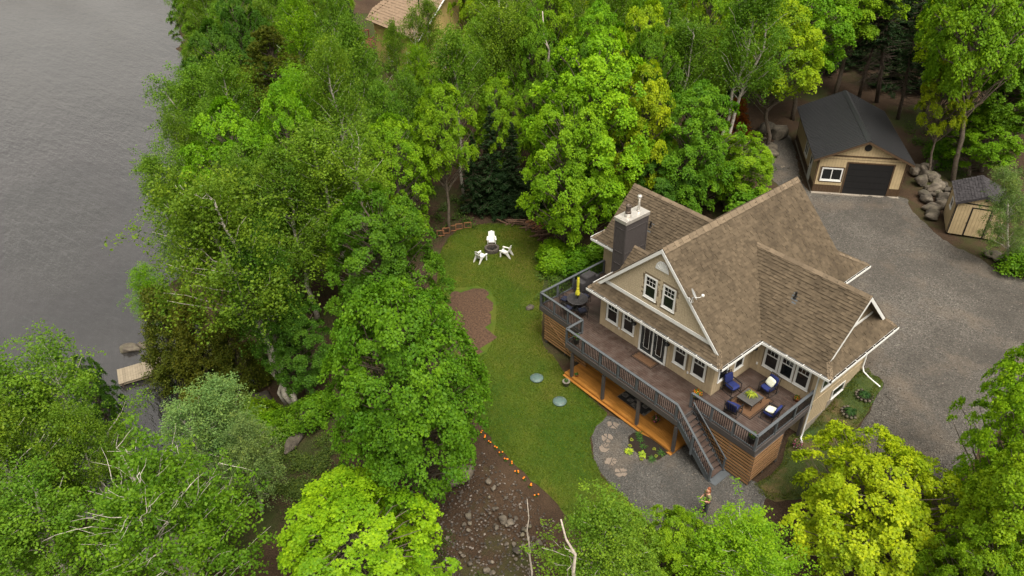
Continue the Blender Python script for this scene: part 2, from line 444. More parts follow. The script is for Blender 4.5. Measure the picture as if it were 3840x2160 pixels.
def window(parent, fr, a0, a1, z0, z1, kind='hung', trim=.085, cm='white', name='window'):
    f = MB()
    wb(f, fr, a0 - trim, a1 + trim, .0, .05, z0 - trim, z0); wb(f, fr, a0 - trim, a1 + trim, .0, .05, z1, z1 + trim)
    wb(f, fr, a0 - trim, a0, .0, .048, z0, z1); wb(f, fr, a1, a1 + trim, .0, .048, z0, z1)
    wb(f, fr, a0 - trim - .02, a1 + trim + .02, .0, .075, z0 - trim - .03, z0 - trim)
    w = f.build(name, cm, parent)
    s = .035
    if kind == 'hung':
        zm = z0 + (z1 - z0) * .58
        wp('sash_rail', w, 'white', fr, a0, a1, .012, .038, zm - .03, zm + .02)
        wp('sash_rail', w, 'white', fr, a0, a1, .004, .034, z0, z0 + s); 
        wp('sash_stile', w, 'white', fr, a0, a0 + s, .004, .03, z0 + s, z1); wp('sash_stile', w, 'white', fr, a1 - s, a1, .004, .03, z0 + s, z1)
        wp('pane', w, 'glass', fr, a0 + s, a1 - s, -.02, .012, z0 + s, zm - .03)
        wd = (a1 - a0 - 2 * s) / 3; hh = (z1 - zm - .02) / 2
        for i in range(3):
            for j in range(2):
                wp('pane', w, 'glass', fr, a0 + s + i * wd + .008, a0 + s + (i + 1) * wd - .008, -.02, .012, zm + .02 + j * hh + .008, zm + .02 + (j + 1) * hh - .008)
        for i in (1, 2): wp('muntin', w, 'white', fr, a0 + s + i * wd - .009, a0 + s + i * wd + .009, .0, .02, zm + .02, z1)
        wp('muntin', w, 'white', fr, a0 + s, a1 - s, .0, .022, zm + .02 + hh - .009, zm + .02 + hh + .009)
    elif kind == 'slide':
        am = (a0 + a1) / 2
        wp('sash_stile', w, 'white', fr, am - .03, am + .03, .004, .036, z0, z1)
        for x0, x1 in ((a0, am - .03), (am + .03, a1)):
            wp('sash_rail', w, 'white', fr, x0, x1, .004, .03, z0, z0 + s); wp('sash_rail', w, 'white', fr, x0, x1, .004, .03, z1 - s, z1)
            wp('pane', w, 'glass', fr, x0 + .01, x1 - .01, -.02, .012, z0 + s, z1 - s)
    else:
        wp('pane', w, 'glass', fr, a0, a1, -.02, .012, z0, z1)
        if kind == 'grid':
            for i in (1, 2): wp('muntin', w, 'white', fr, a0 + (a1 - a0) * i / 3 - .02, a0 + (a1 - a0) * i / 3 + .02, .0, .025, z0, z1)
            for i in (1, 2): wp('muntin', w, 'white', fr, a0, a1, .0, .022, z0 + (z1 - z0) * i / 3 - .02, z0 + (z1 - z0) * i / 3 + .02)
    return w

def copy_tree(o, parent=None):
    c = o.copy(); COL.objects.link(c); c.parent = parent
    for ch in list(o.children): copy_tree(ch, c)
    return c

# ------------------------------------------------------------------ roofs
def interval(poly, t):
    xs = []
    n = len(poly)
    for i in range(n):
        (x0, y0), (x1, y1) = poly[i], poly[(i + 1) % n]
        if (y0 <= t < y1) or (y1 <= t < y0): xs.append(x0 + (x1 - x0) * (t - y0) / (y1 - y0))
    return (min(xs), max(xs)) if len(xs) >= 2 else None

def shingle_verts(o, sd, td, nv, s0, s1, t0, ex, lift):
    # wedge: butt edge proud of the course above
    a = o + sd * s0 + td * t0; b = o + sd * s1 + td * t0; c = o + sd * s1 + td * (t0 + ex * 1.25); d = o + sd * s0 + td * (t0 + ex * 1.25)
    l = nv * lift; k = nv * .004
    return [a + k * 0, b + k * 0, a + l, b + l, c + k, d + k]
SH_F = [(0, 1, 3, 2), (2, 3, 4, 5), (0, 2, 5), (1, 4, 3)]

def roof_plane(roof, o, sd, td, poly, mb, mbs, single=0, ex=.165, mat='shingle', tw=(.13, .27)):
    """poly in metres (along eave, up the slope); the slab goes to mb, shingles to mbs; 'single' of them become objects of their own"""
    o = Vector(o); sd = Vector(sd).normalized(); td = Vector(td).normalized(); nv = sd.cross(td)
    if nv.z < 0: nv = -nv
    top = [o + sd * p[0] + td * p[1] for p in poly]
    mb.prism(top, -nv * .14)
    tmax = max(p[1] for p in poly); n = 0
    t = 0.0; row = 0
    while t < tmax - .03:
        iv = interval(poly, min(t + ex * .3, tmax - .001))
        if iv:
            s, e = iv; x = s - rnd.random() * .15
            while x < e:
                wd = rnd.uniform(*tw); x0 = max(x, s); x1 = min(x + wd, e); x += wd
                if x1 - x0 < .02: continue
                lift = rnd.choice((.022, .046, .052)); ee = min(ex, (tmax - t) / 1.25)
                if n < single and t < 2.4 and x1 - x0 > .12:
                    n += 1
                    vs = shingle_verts(o, sd, td, nv, 0, x1 - x0, 0, ee, lift); base = o + sd * x0 + td * t + nv * .002
                    me = bpy.data.meshes.new('shingle'); me.from_pydata([v - o for v in vs], [], SH_F); me.materials.append(mt[mat])
                    ob = bpy.data.objects.new('shingle', me); ob.location = base - OFF.get(roof, Vector((0, 0, 0))); put(ob, roof)
                else:
                    vs = shingle_verts(o, sd, td, nv, x0, x1, t, ee, lift); mbs.add([v + nv * .002 for v in vs], SH_F)
        t += ex; row += 1

def caps(mbs, p, q, w=.17, ln=.28, drop=.10):
    p = Vector(p); q = Vector(q); d = q - p; L = d.length; d.normalize(); a = d.cross(Vector((0, 0, 1))).normalized(); n = int(L / ln)
    for i in range(n + 1):
        s0 = p + d * (i * ln); s1 = p + d * min((i + 1.2) * ln, L)
        if (s1 - s0).length < .05: continue
        u = Vector((0, 0, 1)); l = .055 + .012 * (i % 2)
        vs = [s0 + u * l, s1 + u * (l - .02), s0 + a * w + u * (l - drop), s1 + a * w + u * (l - drop - .015), s0 - a * w + u * (l - drop), s1 - a * w + u * (l - drop - .015),
              s0 + a * w + u * (l - drop - .04), s0 - a * w + u * (l - drop - .04)]
        mbs.add(vs, [(0, 1, 3, 2), (1, 0, 4, 5), (0, 2, 6, 7, 4)])

def gutter(parent, p, q, out):
    """white eaves trough with a dark wet channel and strap hangers"""
    p = Vector(p); q = Vector(q); out = Vector(out); d = (q - p).normalized(); u = Vector((0, 0, 1))
    g = MB(); h = out * .13
    def strip(a0, a1, z0, z1):
        vs = [e + out * a + u * z for e in (p, q) for a, z in ((a0, z0), (a1, z0), (a1, z1), (a0, z1))]
        g.add(vs, [(0, 1, 2, 3), (7, 6, 5, 4), (0, 4, 5, 1), (1, 5, 6, 2), (2, 6, 7, 3), (3, 7, 4, 0)])
    strip(0, .012, -.13, -.01); strip(.012, .118, -.13, -.118); strip(.118, .142, -.13, .008)
    ob = g.build('gutter', 'white', parent)
    L = (q - p).length; n = int(L / .85)
    c = MB(); vs = [e + out * a + u * z for e in (p, q) for a, z in ((.014, -.116), (.116, -.116), (.116, -.06), (.014, -.05))]
    c.add(vs, [(0, 1, 2, 3), (7, 6, 5, 4), (0, 4, 5, 1), (1, 5, 6, 2), (2, 6, 7, 3), (3, 7, 4, 0)]); c.build('leaf_litter', 'soil', ob)
    for i in range(n):
        e = p + d * ((i + .5) * L / n)
        k = MB(); k.bar(e + u * .012 - out * .03, e + out * .14 + u * .012, .03, .012); k.build('hanger', 'white', ob)
    return ob

# ------------------------------------------------------------------ terrain, lake, lawn, gravel
ZL = -5.5
LAKE=np.array([(-361.6,206.6),(-161.6,26.6),(-129.5,19.1),(-102.4,10.5),(-86.0,5.5),(-55.8,-4.9),(-41.6,-11.8),(-30.8,-15.7),(-25.1,-17.4),(-21.2,-18.2),(-17.7,-19.1),(-15.0,-20.8),(-14.9,-24.1),(-16.4,-28.0),(-21.1,-35.0),(-28.1,-45.2),(-428.1,-545.2),(-861.6,-93.4)])
LAWN=[(-14.59,-1.29),(-15.95,-0.04),(-17.00,1.55),(-17.21,2.64),(-16.93,3.95),(-15.86,5.44),(-14.58,6.36),(-13.13,6.51),(-11.78,5.99),(-10.38,5.12),(-8.53,3.38),(-6.88,1.69),(-4.94,-0.04),(-2.95,-1.75),(-1.56,-2.07),(-0.19,-2.54),(0.78,-2.67),(2.07,-2.82),(3.25,-2.91),(3.89,-3.10),(4.02,-4.09),(4.44,-4.93),(5.16,-5.58),(5.94,-6.02),(7.06,-6.36),(8.53,-6.51),(10.27,-6.76),(11.78,-7.13),(11.88,-8.58),(10.33,-9.48),(7.99,-9.44),(6.08,-9.20),(4.59,-9.18),(2.72,-9.17),(1.23,-9.02),(-0.27,-8.73),(-1.70,-7.95),(-4.22,-7.33),(-7.37,-6.53),(-9.94,-5.18),(-12.67,-2.85)]
MULCH=[(-10.92,-3.11),(-11.06,-2.28),(-10.40,-1.10),(-9.47,-0.73),(-8.05,-1.36),(-6.42,-2.70),(-5.19,-4.00),(-4.59,-4.92),(-4.75,-5.61),(-5.06,-6.42),(-7.37,-5.93),(-9.97,-4.57)]
PATH=[(3.88,-3.15),(4.02,-4.09),(4.44,-4.93),(5.16,-5.58),(5.94,-6.02),(7.06,-6.36),(8.53,-6.51),(10.27,-6.76),(11.78,-7.13),(12.96,-6.08),(13.21,-3.49),(12.58,-0.85),(11.57,-0.89),(10.19,-0.32),(8.49,-1.05),(6.51,-2.51),(4.41,-2.72)]
BED=[(5.52,-3.58),(5.53,-2.91),(6.41,-2.40),(7.87,-2.21),(8.11,-2.75),(7.97,-3.32),(7.75,-3.91),(7.21,-4.21),(6.57,-4.26),(5.97,-4.00)]
DRIVE=[(-8.45,31.98),(-6.24,29.63),(-1.49,24.35),(3.27,28.62),(4.83,27.35),(6.55,26.11),(8.36,24.94),(10.53,24.52),(11.58,24.13),(12.84,23.76),(14.30,24.28),(16.79,24.87),(19.84,19.28),(20.16,14.84),(19.04,11.77),(18.32,8.44),(18.47,5.56),(17.86,3.65),(16.49,2.91),(14.74,3.24),(13.46,4.03),(13.54,4.82),(13.42,6.17),(13.14,7.58),(13.01,8.34),(12.22,8.54),(11.64,8.62),(8.58,11.72),(1.53,20.55),(-5.14,24.24),(-8.06,28.76),(-9.37,31.56)]
STRIP=[(11.63,8.49),(12.25,8.48),(13.00,8.29),(13.15,7.49),(13.42,6.14),(13.55,4.80),(13.47,3.95),(14.54,3.24),(14.35,1.29),(13.12,-1.15),(11.87,-1.31),(12.02,-0.37),(11.93,1.11),(11.24,2.81),(11.56,4.02)]
def sdist(u, v, poly):
    u = np.asarray(u, float); v = np.asarray(v, float); poly = np.asarray(poly, float)
    d = np.full(u.shape, 1e9); ins = np.zeros(u.shape, bool); n = len(poly)
    for i in range(n):
        a = poly[i]; b = poly[(i + 1) % n]; e = b - a
        t = np.clip(((u - a[0]) * e[0] + (v - a[1]) * e[1]) / (e @ e), 0, 1)
        d = np.minimum(d, np.hypot(u - a[0] - t * e[0], v - a[1] - t * e[1]))
        if a[1] != b[1]:
            ins ^= ((a[1] > v) != (b[1] > v)) & (u < (b[0] - a[0]) * (v - a[1]) / (b[1] - a[1]) + a[0])
    return np.where(ins, -d, d)
def ss(a, b, x):
    t = np.clip((x - a) / (b - a), 0, 1); return t * t * (3 - 2 * t)
def hz(u, v):
    u = np.asarray(u, float); v = np.asarray(v, float)
    s = sdist(u, v, LAKE)
    h = np.where(s < 0, np.maximum(ZL + .25 * s - .05, -9), ZL - .05 + 3.05 * ss(0, 13, s))
    h = h - 1.1 * ss(-10, -17, v) * ss(-30, -5, u)
    w = v - 6 * ss(-4, -9, u) + .55 * np.clip(u - 12, 0, 12)
    h = h + 1.95 * ss(1.5, 9.5, w) * ss(0, 10, s)
    return h + .03 * np.clip(v - 32, 0, 60) + .25 * np.sin(u * .13 + 1) * np.sin(v * .11) * ss(20, 40, np.hypot(u - 4, v - 4))
def gz(u, v): return float(hz(u, v))

def axis(lo, a, b, hi, st):
    l = [a]; s = st
    while l[-1] > lo: s *= 1.25; l.append(l[-1] - s)
    r = [b]; s = st
    while r[-1] < hi: s *= 1.25; r.append(r[-1] + s)
    return np.array(l[::-1] + list(np.arange(a + st, b, st)) + r)
gu = axis(-500, -60, 30, 400, .8); gv = axis(-400, -36, 50, 500, .8)
GU, GV = np.meshgrid(gu, gv); GZ = hz(GU, GV)
# roughness of the wild ground, none under the built and mown parts
rough = ss(.3, 2.5, np.minimum.reduce([sdist(GU, GV, P) for P in (LAWN, PATH, DRIVE, STRIP)])) * (1 - ((GU > -5) & (GU < 13) & (GV > -4) & (GV < 14)))
gg = np.random.default_rng(3).normal(0, 1, GZ.shape); gg = (gg + np.roll(gg, 1, 0) + np.roll(gg, 1, 1) + np.roll(gg, 2, 0)) / 4
GZ = GZ + rough * gg * .14 - .06
nu, nv_ = len(gu), len(gv)
idx = np.arange(nu * nv_).reshape(nv_, nu)
faces = np.stack([idx[:-1, :-1], idx[:-1, 1:], idx[1:, 1:], idx[1:, :-1]], -1).reshape(-1, 4)
me = bpy.data.meshes.new('terrain'); me.from_pydata(np.stack([GU, GV, GZ], -1).reshape(-1, 3).tolist(), [], faces.tolist())
me.materials.append(mt['ground']); me.shade_smooth()
o = put(bpy.data.objects.new('terrain', me)); tag(o, 'brown forest floor with leaf litter and moss', None, None, 'structure')

b = MB(); b.add([(-900, -900, ZL), (60, -900, ZL), (60, 600, ZL), (-900, 600, ZL)], [(0, 1, 2, 3)])
o = b.build('lake', 'water'); tag(o, 'grey rippled lake water along the wooded shore', None, None, 'structure')

def smooth_poly(P, k=5, jit=.05):
    P = [Vector((p[0], p[1])) for p in P]; n = len(P); out = []
    for i in range(n):
        p0, p1, p2, p3 = P[i - 1], P[i], P[(i + 1) % n], P[(i + 2) % n]
        m = max(2, int((p2 - p1).length / .35))
        for j in range(m):
            t = j / m
            q = .5 * ((2 * p1) + (p2 - p0) * t + (2 * p0 - 5 * p1 + 4 * p2 - p3) * t * t + (3 * p1 - p0 - 3 * p2 + p3) * t ** 3)
            out.append(Vector((q.x + rnd.gauss(0, jit), q.y + rnd.gauss(0, jit))))
    return out

def patch(name, P, mat, lift, label, step=.6, jit=.05, kind='structure', mound=0.0):
    B = smooth_poly(P, jit=jit); nb = len(B)
    A = np.array([(q.x, q.y) for q in B])
    xs = np.arange(A[:, 0].min(), A[:, 0].max(), step); ys = np.arange(A[:, 1].min(), A[:, 1].max(), step)
    X, Y = np.meshgrid(xs, ys); X = X.ravel(); Y = Y.ravel(); k = sdist(X, Y, A) < -.12
    pts = B + [Vector((x, y)) for x, y in zip(X[k], Y[k])]
    edges = [(i, (i + 1) % nb) for i in range(nb)]
    vs, es, fs, *_ = delaunay_2d_cdt(pts, edges, [tuple(range(nb))], 2, 1e-4)
    V = np.array([(v.x, v.y) for v in vs]); zz = hz(V[:, 0], V[:, 1]) + lift
    dd = -sdist(V[:, 0], V[:, 1], A)
    zz = np.where(dd < .03, zz - lift - .05, zz) + mound * ss(0, 1.0, dd)
    n = len(V); verts = [(V[i, 0], V[i, 1], zz[i]) for i in range(n)]
    me = bpy.data.meshes.new(name); me.from_pydata(verts, [], [tuple(f) for f in fs]); me.materials.append(mt[mat])
    bm = bmesh.new(); bm.from_mesh(me)
    for f in bm.faces:
        if f.normal.z < 0: f.normal_flip()
    bm.to_mesh(me); bm.free(); me.shade_smooth()
    return tag(put(bpy.data.objects.new(name, me)), label, None, None, kind)
patch('lawn', LAWN, 'lawn', .05, 'mown green lawn between the cottage and the woods')
patch('gravel_drive', DRIVE, 'gravel', .05, 'grey gravel drive in front of garage and shed', .8)
patch('grass_strip', STRIP, 'strip', .075, 'patchy dry grass strip beside the cottage end wall', .5)
patch('gravel_path', PATH, 'gravel2', .075, 'grey gravel path around the deck stairs', .6)
patch('mulch_bed', MULCH, 'mulch', .09, 'bare brown mulched patch in the lawn', .5, .2, mound=.08)
patch('flower_bed', BED, 'soil', .10, 'round bed of dark soil beside the lower patio', .4, .02, mound=.06)

# mown grass blades: a fine nap of small triangles on the lawn
def blades(P, n, h, cols, name, label, avoid=()):
    A = np.array([(q.x, q.y) for q in smooth_poly(P, jit=.02)])
    lo = A.min(0); hi = A.max(0); pts = np.empty((0, 2))
    while len(pts) < n:
        q = rg.uniform(lo, hi, (n * 2, 2)); k = sdist(q[:, 0], q[:, 1], A) < -.02
        for Q in avoid: k &= sdist(q[:, 0], q[:, 1], Q) > .05
        pts = np.vstack([pts, q[k]])
    pts = pts[:n]; z = hz(pts[:, 0], pts[:, 1]) + .05
    an = rg.uniform(0, 6.283, n); wd = rg.uniform(.012, .028, n); hh = rg.uniform(h * .5, h * 1.3, n)
    dx = np.cos(an) * wd; dy = np.sin(an) * wd; ln = rg.normal(0, h * .5, (n, 2))
    v = np.empty((n, 3, 3)); v[:, 0] = np.stack([pts[:, 0] - dx, pts[:, 1] - dy, z], -1); v[:, 1] = np.stack([pts[:, 0] + dx, pts[:, 1] + dy, z], -1)
    v[:, 2] = np.stack([pts[:, 0] + ln[:, 0], pts[:, 1] + ln[:, 1], z + hh], -1)
    o = tri_mesh(name, v.reshape(-1, 3), 3, rg.random(n), 'leaf'); o.color = cols
    tag(o, label, None, None, 'stuff')

def tri_mesh(name, v, k, tint, mat, parent=None):
    """fast mesh of n separate k-gons"""
    n = len(v) // k; me = bpy.data.meshes.new(name)
    me.vertices.add(n * k); me.vertices.foreach_set('co', np.ascontiguousarray(v, dtype=np.float32).ravel())
    me.loops.add(n * k); me.loops.foreach_set('vertex_index', np.arange(n * k, dtype=np.int32))
    me.polygons.add(n); me.polygons.foreach_set('loop_start', np.arange(0, n * k, k, dtype=np.int32))
    a = me.attributes.new('tint', 'FLOAT', 'FACE'); a.data.foreach_set('value', np.asarray(tint, dtype=np.float32))
    me.update(calc_edges=True); me.materials.append(mt[mat])
    return put(bpy.data.objects.new(name, me), parent)
blades(LAWN, 120000, .05, (.092, .138, .012, 1), 'grass', 'short mown grass blades of the lawn', (MULCH,))
blades(STRIP, 16000, .06, (.105, .135, .022, 1), 'grass', 'patchy grass blades beside the cottage end wall')

# ------------------------------------------------------------------ cottage
H = thing('cottage', 'tan two-storey cottage with brown shingle roofs, white trim and dark chimney', 'house', (3.95, 5, -2.5), absolute=True)
EZ = 2.5
S2 = math.sqrt(2)
# walls: core boxes with proud boards
def wall(fr, L, z0, z1, ops, kind='F', name='wall', mat='siding', th=.15, bw=.2, core='groove'):
    m = MB(); wb(m, fr, 0, L, -th, 0, z0, z1); w = m.build(name, core, H)
    clad(w, fr, L, z0, z1, ops, mat, bw); return w
def tr(a0, a1, z0, z1, t=.085): return (a0 - t, a1 + t, z0 - t - .03, z1 + t)
WZ = .68, 2.02
fw_ops = [(.55, 1.28), (1.78, 2.5), (5.43, 6.1), (6.65, 7.35)]
frF = Fr('F', 0, 0)
w = wall(frF, 7.9, -2.5, 2.55, [tr(a, b, *WZ) for a, b in fw_ops] + [(2.98, 4.9, -.02, 2.16)])
for a, b in fw_ops: window(w, frF, a, b, *WZ)
# french doors
dm = MB(); wb(dm, frF, 2.98, 3.1, 0, .06, .0, 2.16); wb(dm, frF, 4.78, 4.9, 0, .06, .0, 2.16); wb(dm, frF, 3.1, 4.78, 0, .06, 2.06, 2.16); wb(dm, frF, 3.1, 4.78, 0, .08, .0, .07)
wb(dm, frF, 3.9, 3.98, 0, .06, .07, 2.06)
door = dm.build('french_door', 'white', H)
for a0, a1 in ((3.1, 3.9), (3.98, 4.78)):
    lm = MB(); wb(lm, frF, a0, a1, -.03, .02, .07, 2.06); lf = lm.build('door_leaf', 'darkdoor', H)
    wp('pane', lf, 'glass', frF, a0 + .14, a1 - .14, .0, .026, .26, 1.92)
    for x in (a0 + .21, a1 - .235): wp('glazing_bar', lf, 'white', frF, x, x + .025, .02, .034, .34, 1.84)
    for z in (.34, 1.815): wp('glazing_bar', lf, 'white', frF, a0 + .21, a1 - .21, .02, .032, z, z + .025)
    for z in (.55, 1.6): wp('glazing_bar', lf, 'white', frF, a0 + .14, a0 + .21, .02, .03, z, z + .02)
    wp('handle', lf, 'black', frF, (a1 - .07 if a0 < 3.5 else a0 + .04), (a1 - .04 if a0 < 3.5 else a0 + .07), .02, .06, .95, 1.12)
# side walls and wings
frS = Fr('R', 7.9, 0.0)
so = [(.5, 1.15, .68, 2.02), (1.85, 2.47, .68, 2.02)]
w = wall(frS, 3.35, -2.5, 2.55, [tr(*o) for o in so])
for o in so: window(w, frS, *o, kind='plain')
frW = Fr('F', 7.9, 3.35)
wo_ = [(8.68, 9.38), (9.60, 10.26), (10.50, 11.16)]
w = wall(frW, 3.7, -2.5, 2.55, [(8.58 - 7.9, 11.26 - 7.9, .56, 2.12)])
for a, b in wo_: window(w, frW, a - 7.9, b - 7.9, .68, 2.02)
frE = Fr('R', 11.6, 3.35)
eo = [(.72, 1.48, .5, 2.02)] + [(1.75 + i * 1.0, 2.6 + i * 1.0, 1.62, 2.02) for i in range(4)]
lo_ = (2.25, 3.35, -1.02, -.5)
w = wall(frE, 5.3, -1.9, 2.55, [tr(*o, .075) for o in eo] + [tr(*lo_, .06)], bw=.2)
for o in eo: window(w, frE, *o, kind='plain', trim=.075)
window(w, frE, *lo_, kind='plain', trim=.06)
wp('drip_board', w, 'siding', frE, 0, 5.3, .02, .045, -.02, .04)
f = MB(); wb(f, frE, 0, 5.3, -.15, .035, -3.0, -1.55); wb(f, frE, 1.9, 5.3, -.15, .036, -1.56, -1.05); wb(f, frE, 3.6, 5.3, -.15, .034, -1.06, -.8); f.build('foundation', 'concrete', H)
frL = Fr('F', -3.65, 3.95)
w = wall(frL, 3.65, -2.5, 2.55, [])
frLL = Fr('L', -3.65, 3.95)
wall(frLL, 4.7, -2.5, 2.55, [])
frML = Fr('L', 0, 0)
wall(frML, 3.95, -2.5, 2.55, [])
for fr, L in ((Fr('B', -3.65, 8.65), 3.65), (Fr('B', 7.9, 8.65), 3.7), (Fr('B', 0, 11.2), 7.9), (Fr('R', 7.9, 8.65), 2.55), (Fr('L', 0, 8.65), 2.55)):
    wall(fr, L, -1.2, 2.55, [], bw=.4)
# corner trims
for fr, a in ((frF, 0), (frF, 7.8), (frW, 3.6), (frE, .0), (frL, 0)):
    wp('corner_board', H, 'siding', fr, a, a + .1, .02, .034, -2.4, 2.5)

# roofs
roof = MB(); shs = MB()
rp = thing  # noqa
rm = MB()
R0 = bpy.data.meshes.new('roof')
roofo = put(bpy.data.objects.new('roof', R0), H)
def plane(o, sd, td, poly, single=0): roof_plane(roofo, o, sd, td, poly, roof, shs, single)
k2 = lambda P: [(s, k * S2) for s, k in P]
main = [(-.55, 0), (13.3, 0), (11.4, 1.1), (11.4, 4.55), (-.2, 4.55), (-.2, .35)]
plane((8.5, 0, EZ), (0, 1, 0), (-1, 0, 1), k2(main))
plane((-.6, 0, EZ), (0, 1, 0), (1, 0, 1), k2(main))
wing = [(8.5, 0), (12.39, 0), (11.92, .47), (11.92, 3.1), (5.40, 3.1)]
plane((0, 2.81, EZ), (1, 0, 0), (0, 3.12, 3.1), [(s, k * math.hypot(3.12, 3.1) / 3.1) for s, k in wing], 180)
plane((0, 9.05, EZ), (1, 0, 0), (0, -3.12, 3.1), [(s, k * math.hypot(3.12, 3.1) / 3.1) for s, k in wing])
plane((12.39, 0, EZ), (0, 1, 0), (-1, 0, 1), k2([(2.81, 0), (9.05, 0), (8.58, .47), (8.11, .94), (3.75, .94), (3.28, .47)]))
plane((0, -.55, EZ), (1, 0, 0), (0, 1, 1), k2([(-.6, 0), (8.5, 0), (7.95, .55), (-.05, .55)]), 120)
lw = [(-.6, 0), (2.31, 2.91), (-3.67, 2.91), (-3.67, .54), (-4.21, 0)]
plane((0, 3.39, EZ), (1, 0, 0), (0, 1, 1), k2(lw))
plane((0, 9.21, EZ), (1, 0, 0), (0, -1, 1), k2(lw))
plane((-4.21, 0, EZ), (0, 1, 0), (1, 0, 1), k2([(3.39, 0), (9.21, 0), (8.67, .54), (8.4, .8), (4.2, .8), (3.93, .54)]))
plane((0, 13.3, EZ), (1, 0, 0), (0, -1.9, 1.1), [(s, k * math.hypot(1.9, 1.1) / 1.9) for s, k in [(-.6, 0), (8.5, 0), (7.4, 1.9), (.5, 1.9)]])
# cricket behind the chimney
zc = 4.3; 
plane((0, 1.32, 3.11), (1, 0, 0), (0, 1.15, 1.15), [(0, 0), (.02, .0), (1.17, 1.15 * S2), (0, 1.15 * S2)])
plane((0, 3.62, 3.11), (1, 0, 0), (0, -1.15, 1.15), [(0, 0), (.02, .0), (1.17, 1.15 * S2), (0, 1.15 * S2)])
roof.v and None
tmp = roof.build('roof_slab', 'shingle', H, tint=True)
roofo.data = tmp.data; bpy.data.objects.remove(tmp)
st = shs.build('shingles', 'shingle', roofo, tint=True); tag(st, None, None, None, 'stuff')
cp = MB()
caps(cp, (3.95, -.2, 7.05), (3.95, 11.4, 7.05), .24, .28, .22); caps(cp, (5.42, 5.93, 5.6), (11.92, 5.93, 5.6), .17, .28, .15); caps(cp, (-3.67, 6.3, 5.41), (2.31, 6.3, 5.41), .17, .28, .15)
caps(cp, (0, 2.47, 4.26), (1.15, 2.47, 4.26), .13, .28, .12)
for a, b_ in (((8.5, -.55, 2.5), (7.97, -.02, 3.03)), ((12.39, 2.81, 2.5), (11.9, 3.3, 2.99)), ((12.39, 9.05, 2.5), (11.9, 8.56, 2.99)), ((-.6, -.55, 2.5), (-.07, -.02, 3.03)), ((-4.21, 3.39, 2.5), (-3.67, 3.93, 3.04)), ((8.5, 13.3, 2.5), (7.4, 11.4, 3.6))):
    caps(cp, a, b_, .13, .28, .09)
tag(cp.build('ridge_caps', 'cap', roofo, tint=True), None, None, None, 'stuff')

# gables: shake walls, rake boards, band boards, soffits
def gable(fr, half, c, z0, zr, shake=True, holes=()):
    m = MB(); P = [fr.pt(c - half, -.1, z0), fr.pt(c + half, -.1, z0), fr.pt(c, -.1, z0 + half)]
    ext = fr.pt(0, 0, 0) - fr.pt(0, -.1, 0); m.prism(P, ext); g = m.build('gable_wall', 'groove', H)
    if shake:
        s = MB(); z = z0 + .0; row = 0
        while z < z0 + half - .1:
            hw = half - (z - z0) - .03; a = c - hw + rnd.random() * .1
            x = c - hw
            while x < c + hw:
                wd = .17 + rnd.uniform(-.015, .015); x1 = min(x + wd, c + hw)
                if x1 - x > .03 and not any(a_ - .09 < x1 and x < b_ + .09 and 3.56 < z + .14 and z < 5.0 for a_, b_ in holes):
                    lift = rnd.uniform(.016, .026); zt = z + .15
                    p = [fr.pt(x + .006, 0, z), fr.pt(x1 - .006, 0, z), fr.pt(x + .006, lift, z), fr.pt(x1 - .006, lift, z), fr.pt(x1 - .006, .004, zt), fr.pt(x + .006, .004, zt)]
                    s.add(p, SH_F + [(0, 5, 4, 1)])
                x = x1
            z += .14; row += 1
        tag(s.build('shakes', 'shake', g, tint=True), None, None, None, 'stuff')
    return g
g = gable(frF, 3.9, 3.95, 3.02, 7.05, True, ((3.02, 3.70), (4.25, 4.93)))
band = MB(); wb(band, frF, .1, 7.8, .03, .07, 3.03, 3.24); band.build('band_board', 'white', H)
def rake(fr, c, zr, k0, k1, d0, d1, w=.24):
    for s in (-1, 1):
        m = MB(); q = [fr.pt(c + s * k0, d1, zr - k0 - .02), fr.pt(c + s * k1, d1, zr - k1 - .02), fr.pt(c + s * k1, d1, zr - k1 - .02 - w), fr.pt(c + s * k0, d1, zr - k0 - .02 - w)]
        m.prism(q, fr.pt(0, d0, 0) - fr.pt(0, d1, 0)); m.build('rake_board', 'white', H)
        m = MB(); q = [fr.pt(c + s * k0, 0, zr - k0 - .16), fr.pt(c + s * k1, 0, zr - k1 - .16), fr.pt(c + s * k1, d0, zr - k1 - .16), fr.pt(c + s * k0, d0, zr - k0 - .16)]
        m.prism(q, (0, 0, .02)); m.build('soffit', 'white', H)
rake(frF, 3.95, 7.05, 0, 4.16, .19, .225)
for a in (3.02, 4.25): window(g, frF, a, a + .68, 3.70, 4.90, trim=.075)
# half-round fan vent
m = MB(); arc = [frF.pt(3.98 + .43 * math.cos(t), .03, 5.68 + .55 * math.sin(t)) for t in [math.pi * i / 14 for i in range(15)]]
m.prism(arc, (0, -.035, 0)); fan = m.build('fan_vent', 'white', H)
for t in (.5, 1.05, 1.57, 2.1, 2.65):
    m = MB(); m.bar(frF.pt(3.98 + .1 * math.cos(t), .075, 5.73 + .1 * math.sin(t)), frF.pt(3.98 + .34 * math.cos(t), .075, 5.73 + .42 * math.sin(t)), .02, .02); m.build('fan_rib', 'white', fan)
m = MB(); m.tube([frF.pt(3.98 + .39 * math.cos(t), .07, 5.71 + .49 * math.sin(t)) for t in [math.pi * i / 14 for i in range(15)]], .018, 5); m.build('fan_rim', 'white', fan)
frG = Fr('R', 11.45, 0)
gable(frG, 2.08, 5.93, 3.35, 5.6, False)
m = MB(); wb(m, frG, 4.02, 7.84, .0, .04, 3.42, 3.56); m.build('band_board', 'white', H)
rake(frG, 5.93, 5.6, 0, 2.68, .44, .475)
frGL = Fr('L', -3.3, 0)
gable(frGL, 2.2, 6.3, 3.1, 5.4, False); rake(frGL, 6.3, 5.41, 0, 2.4, .34, .375)
gable(Fr('B', 0, 11.2), 3.6, 3.95, 3.4, 7, False)

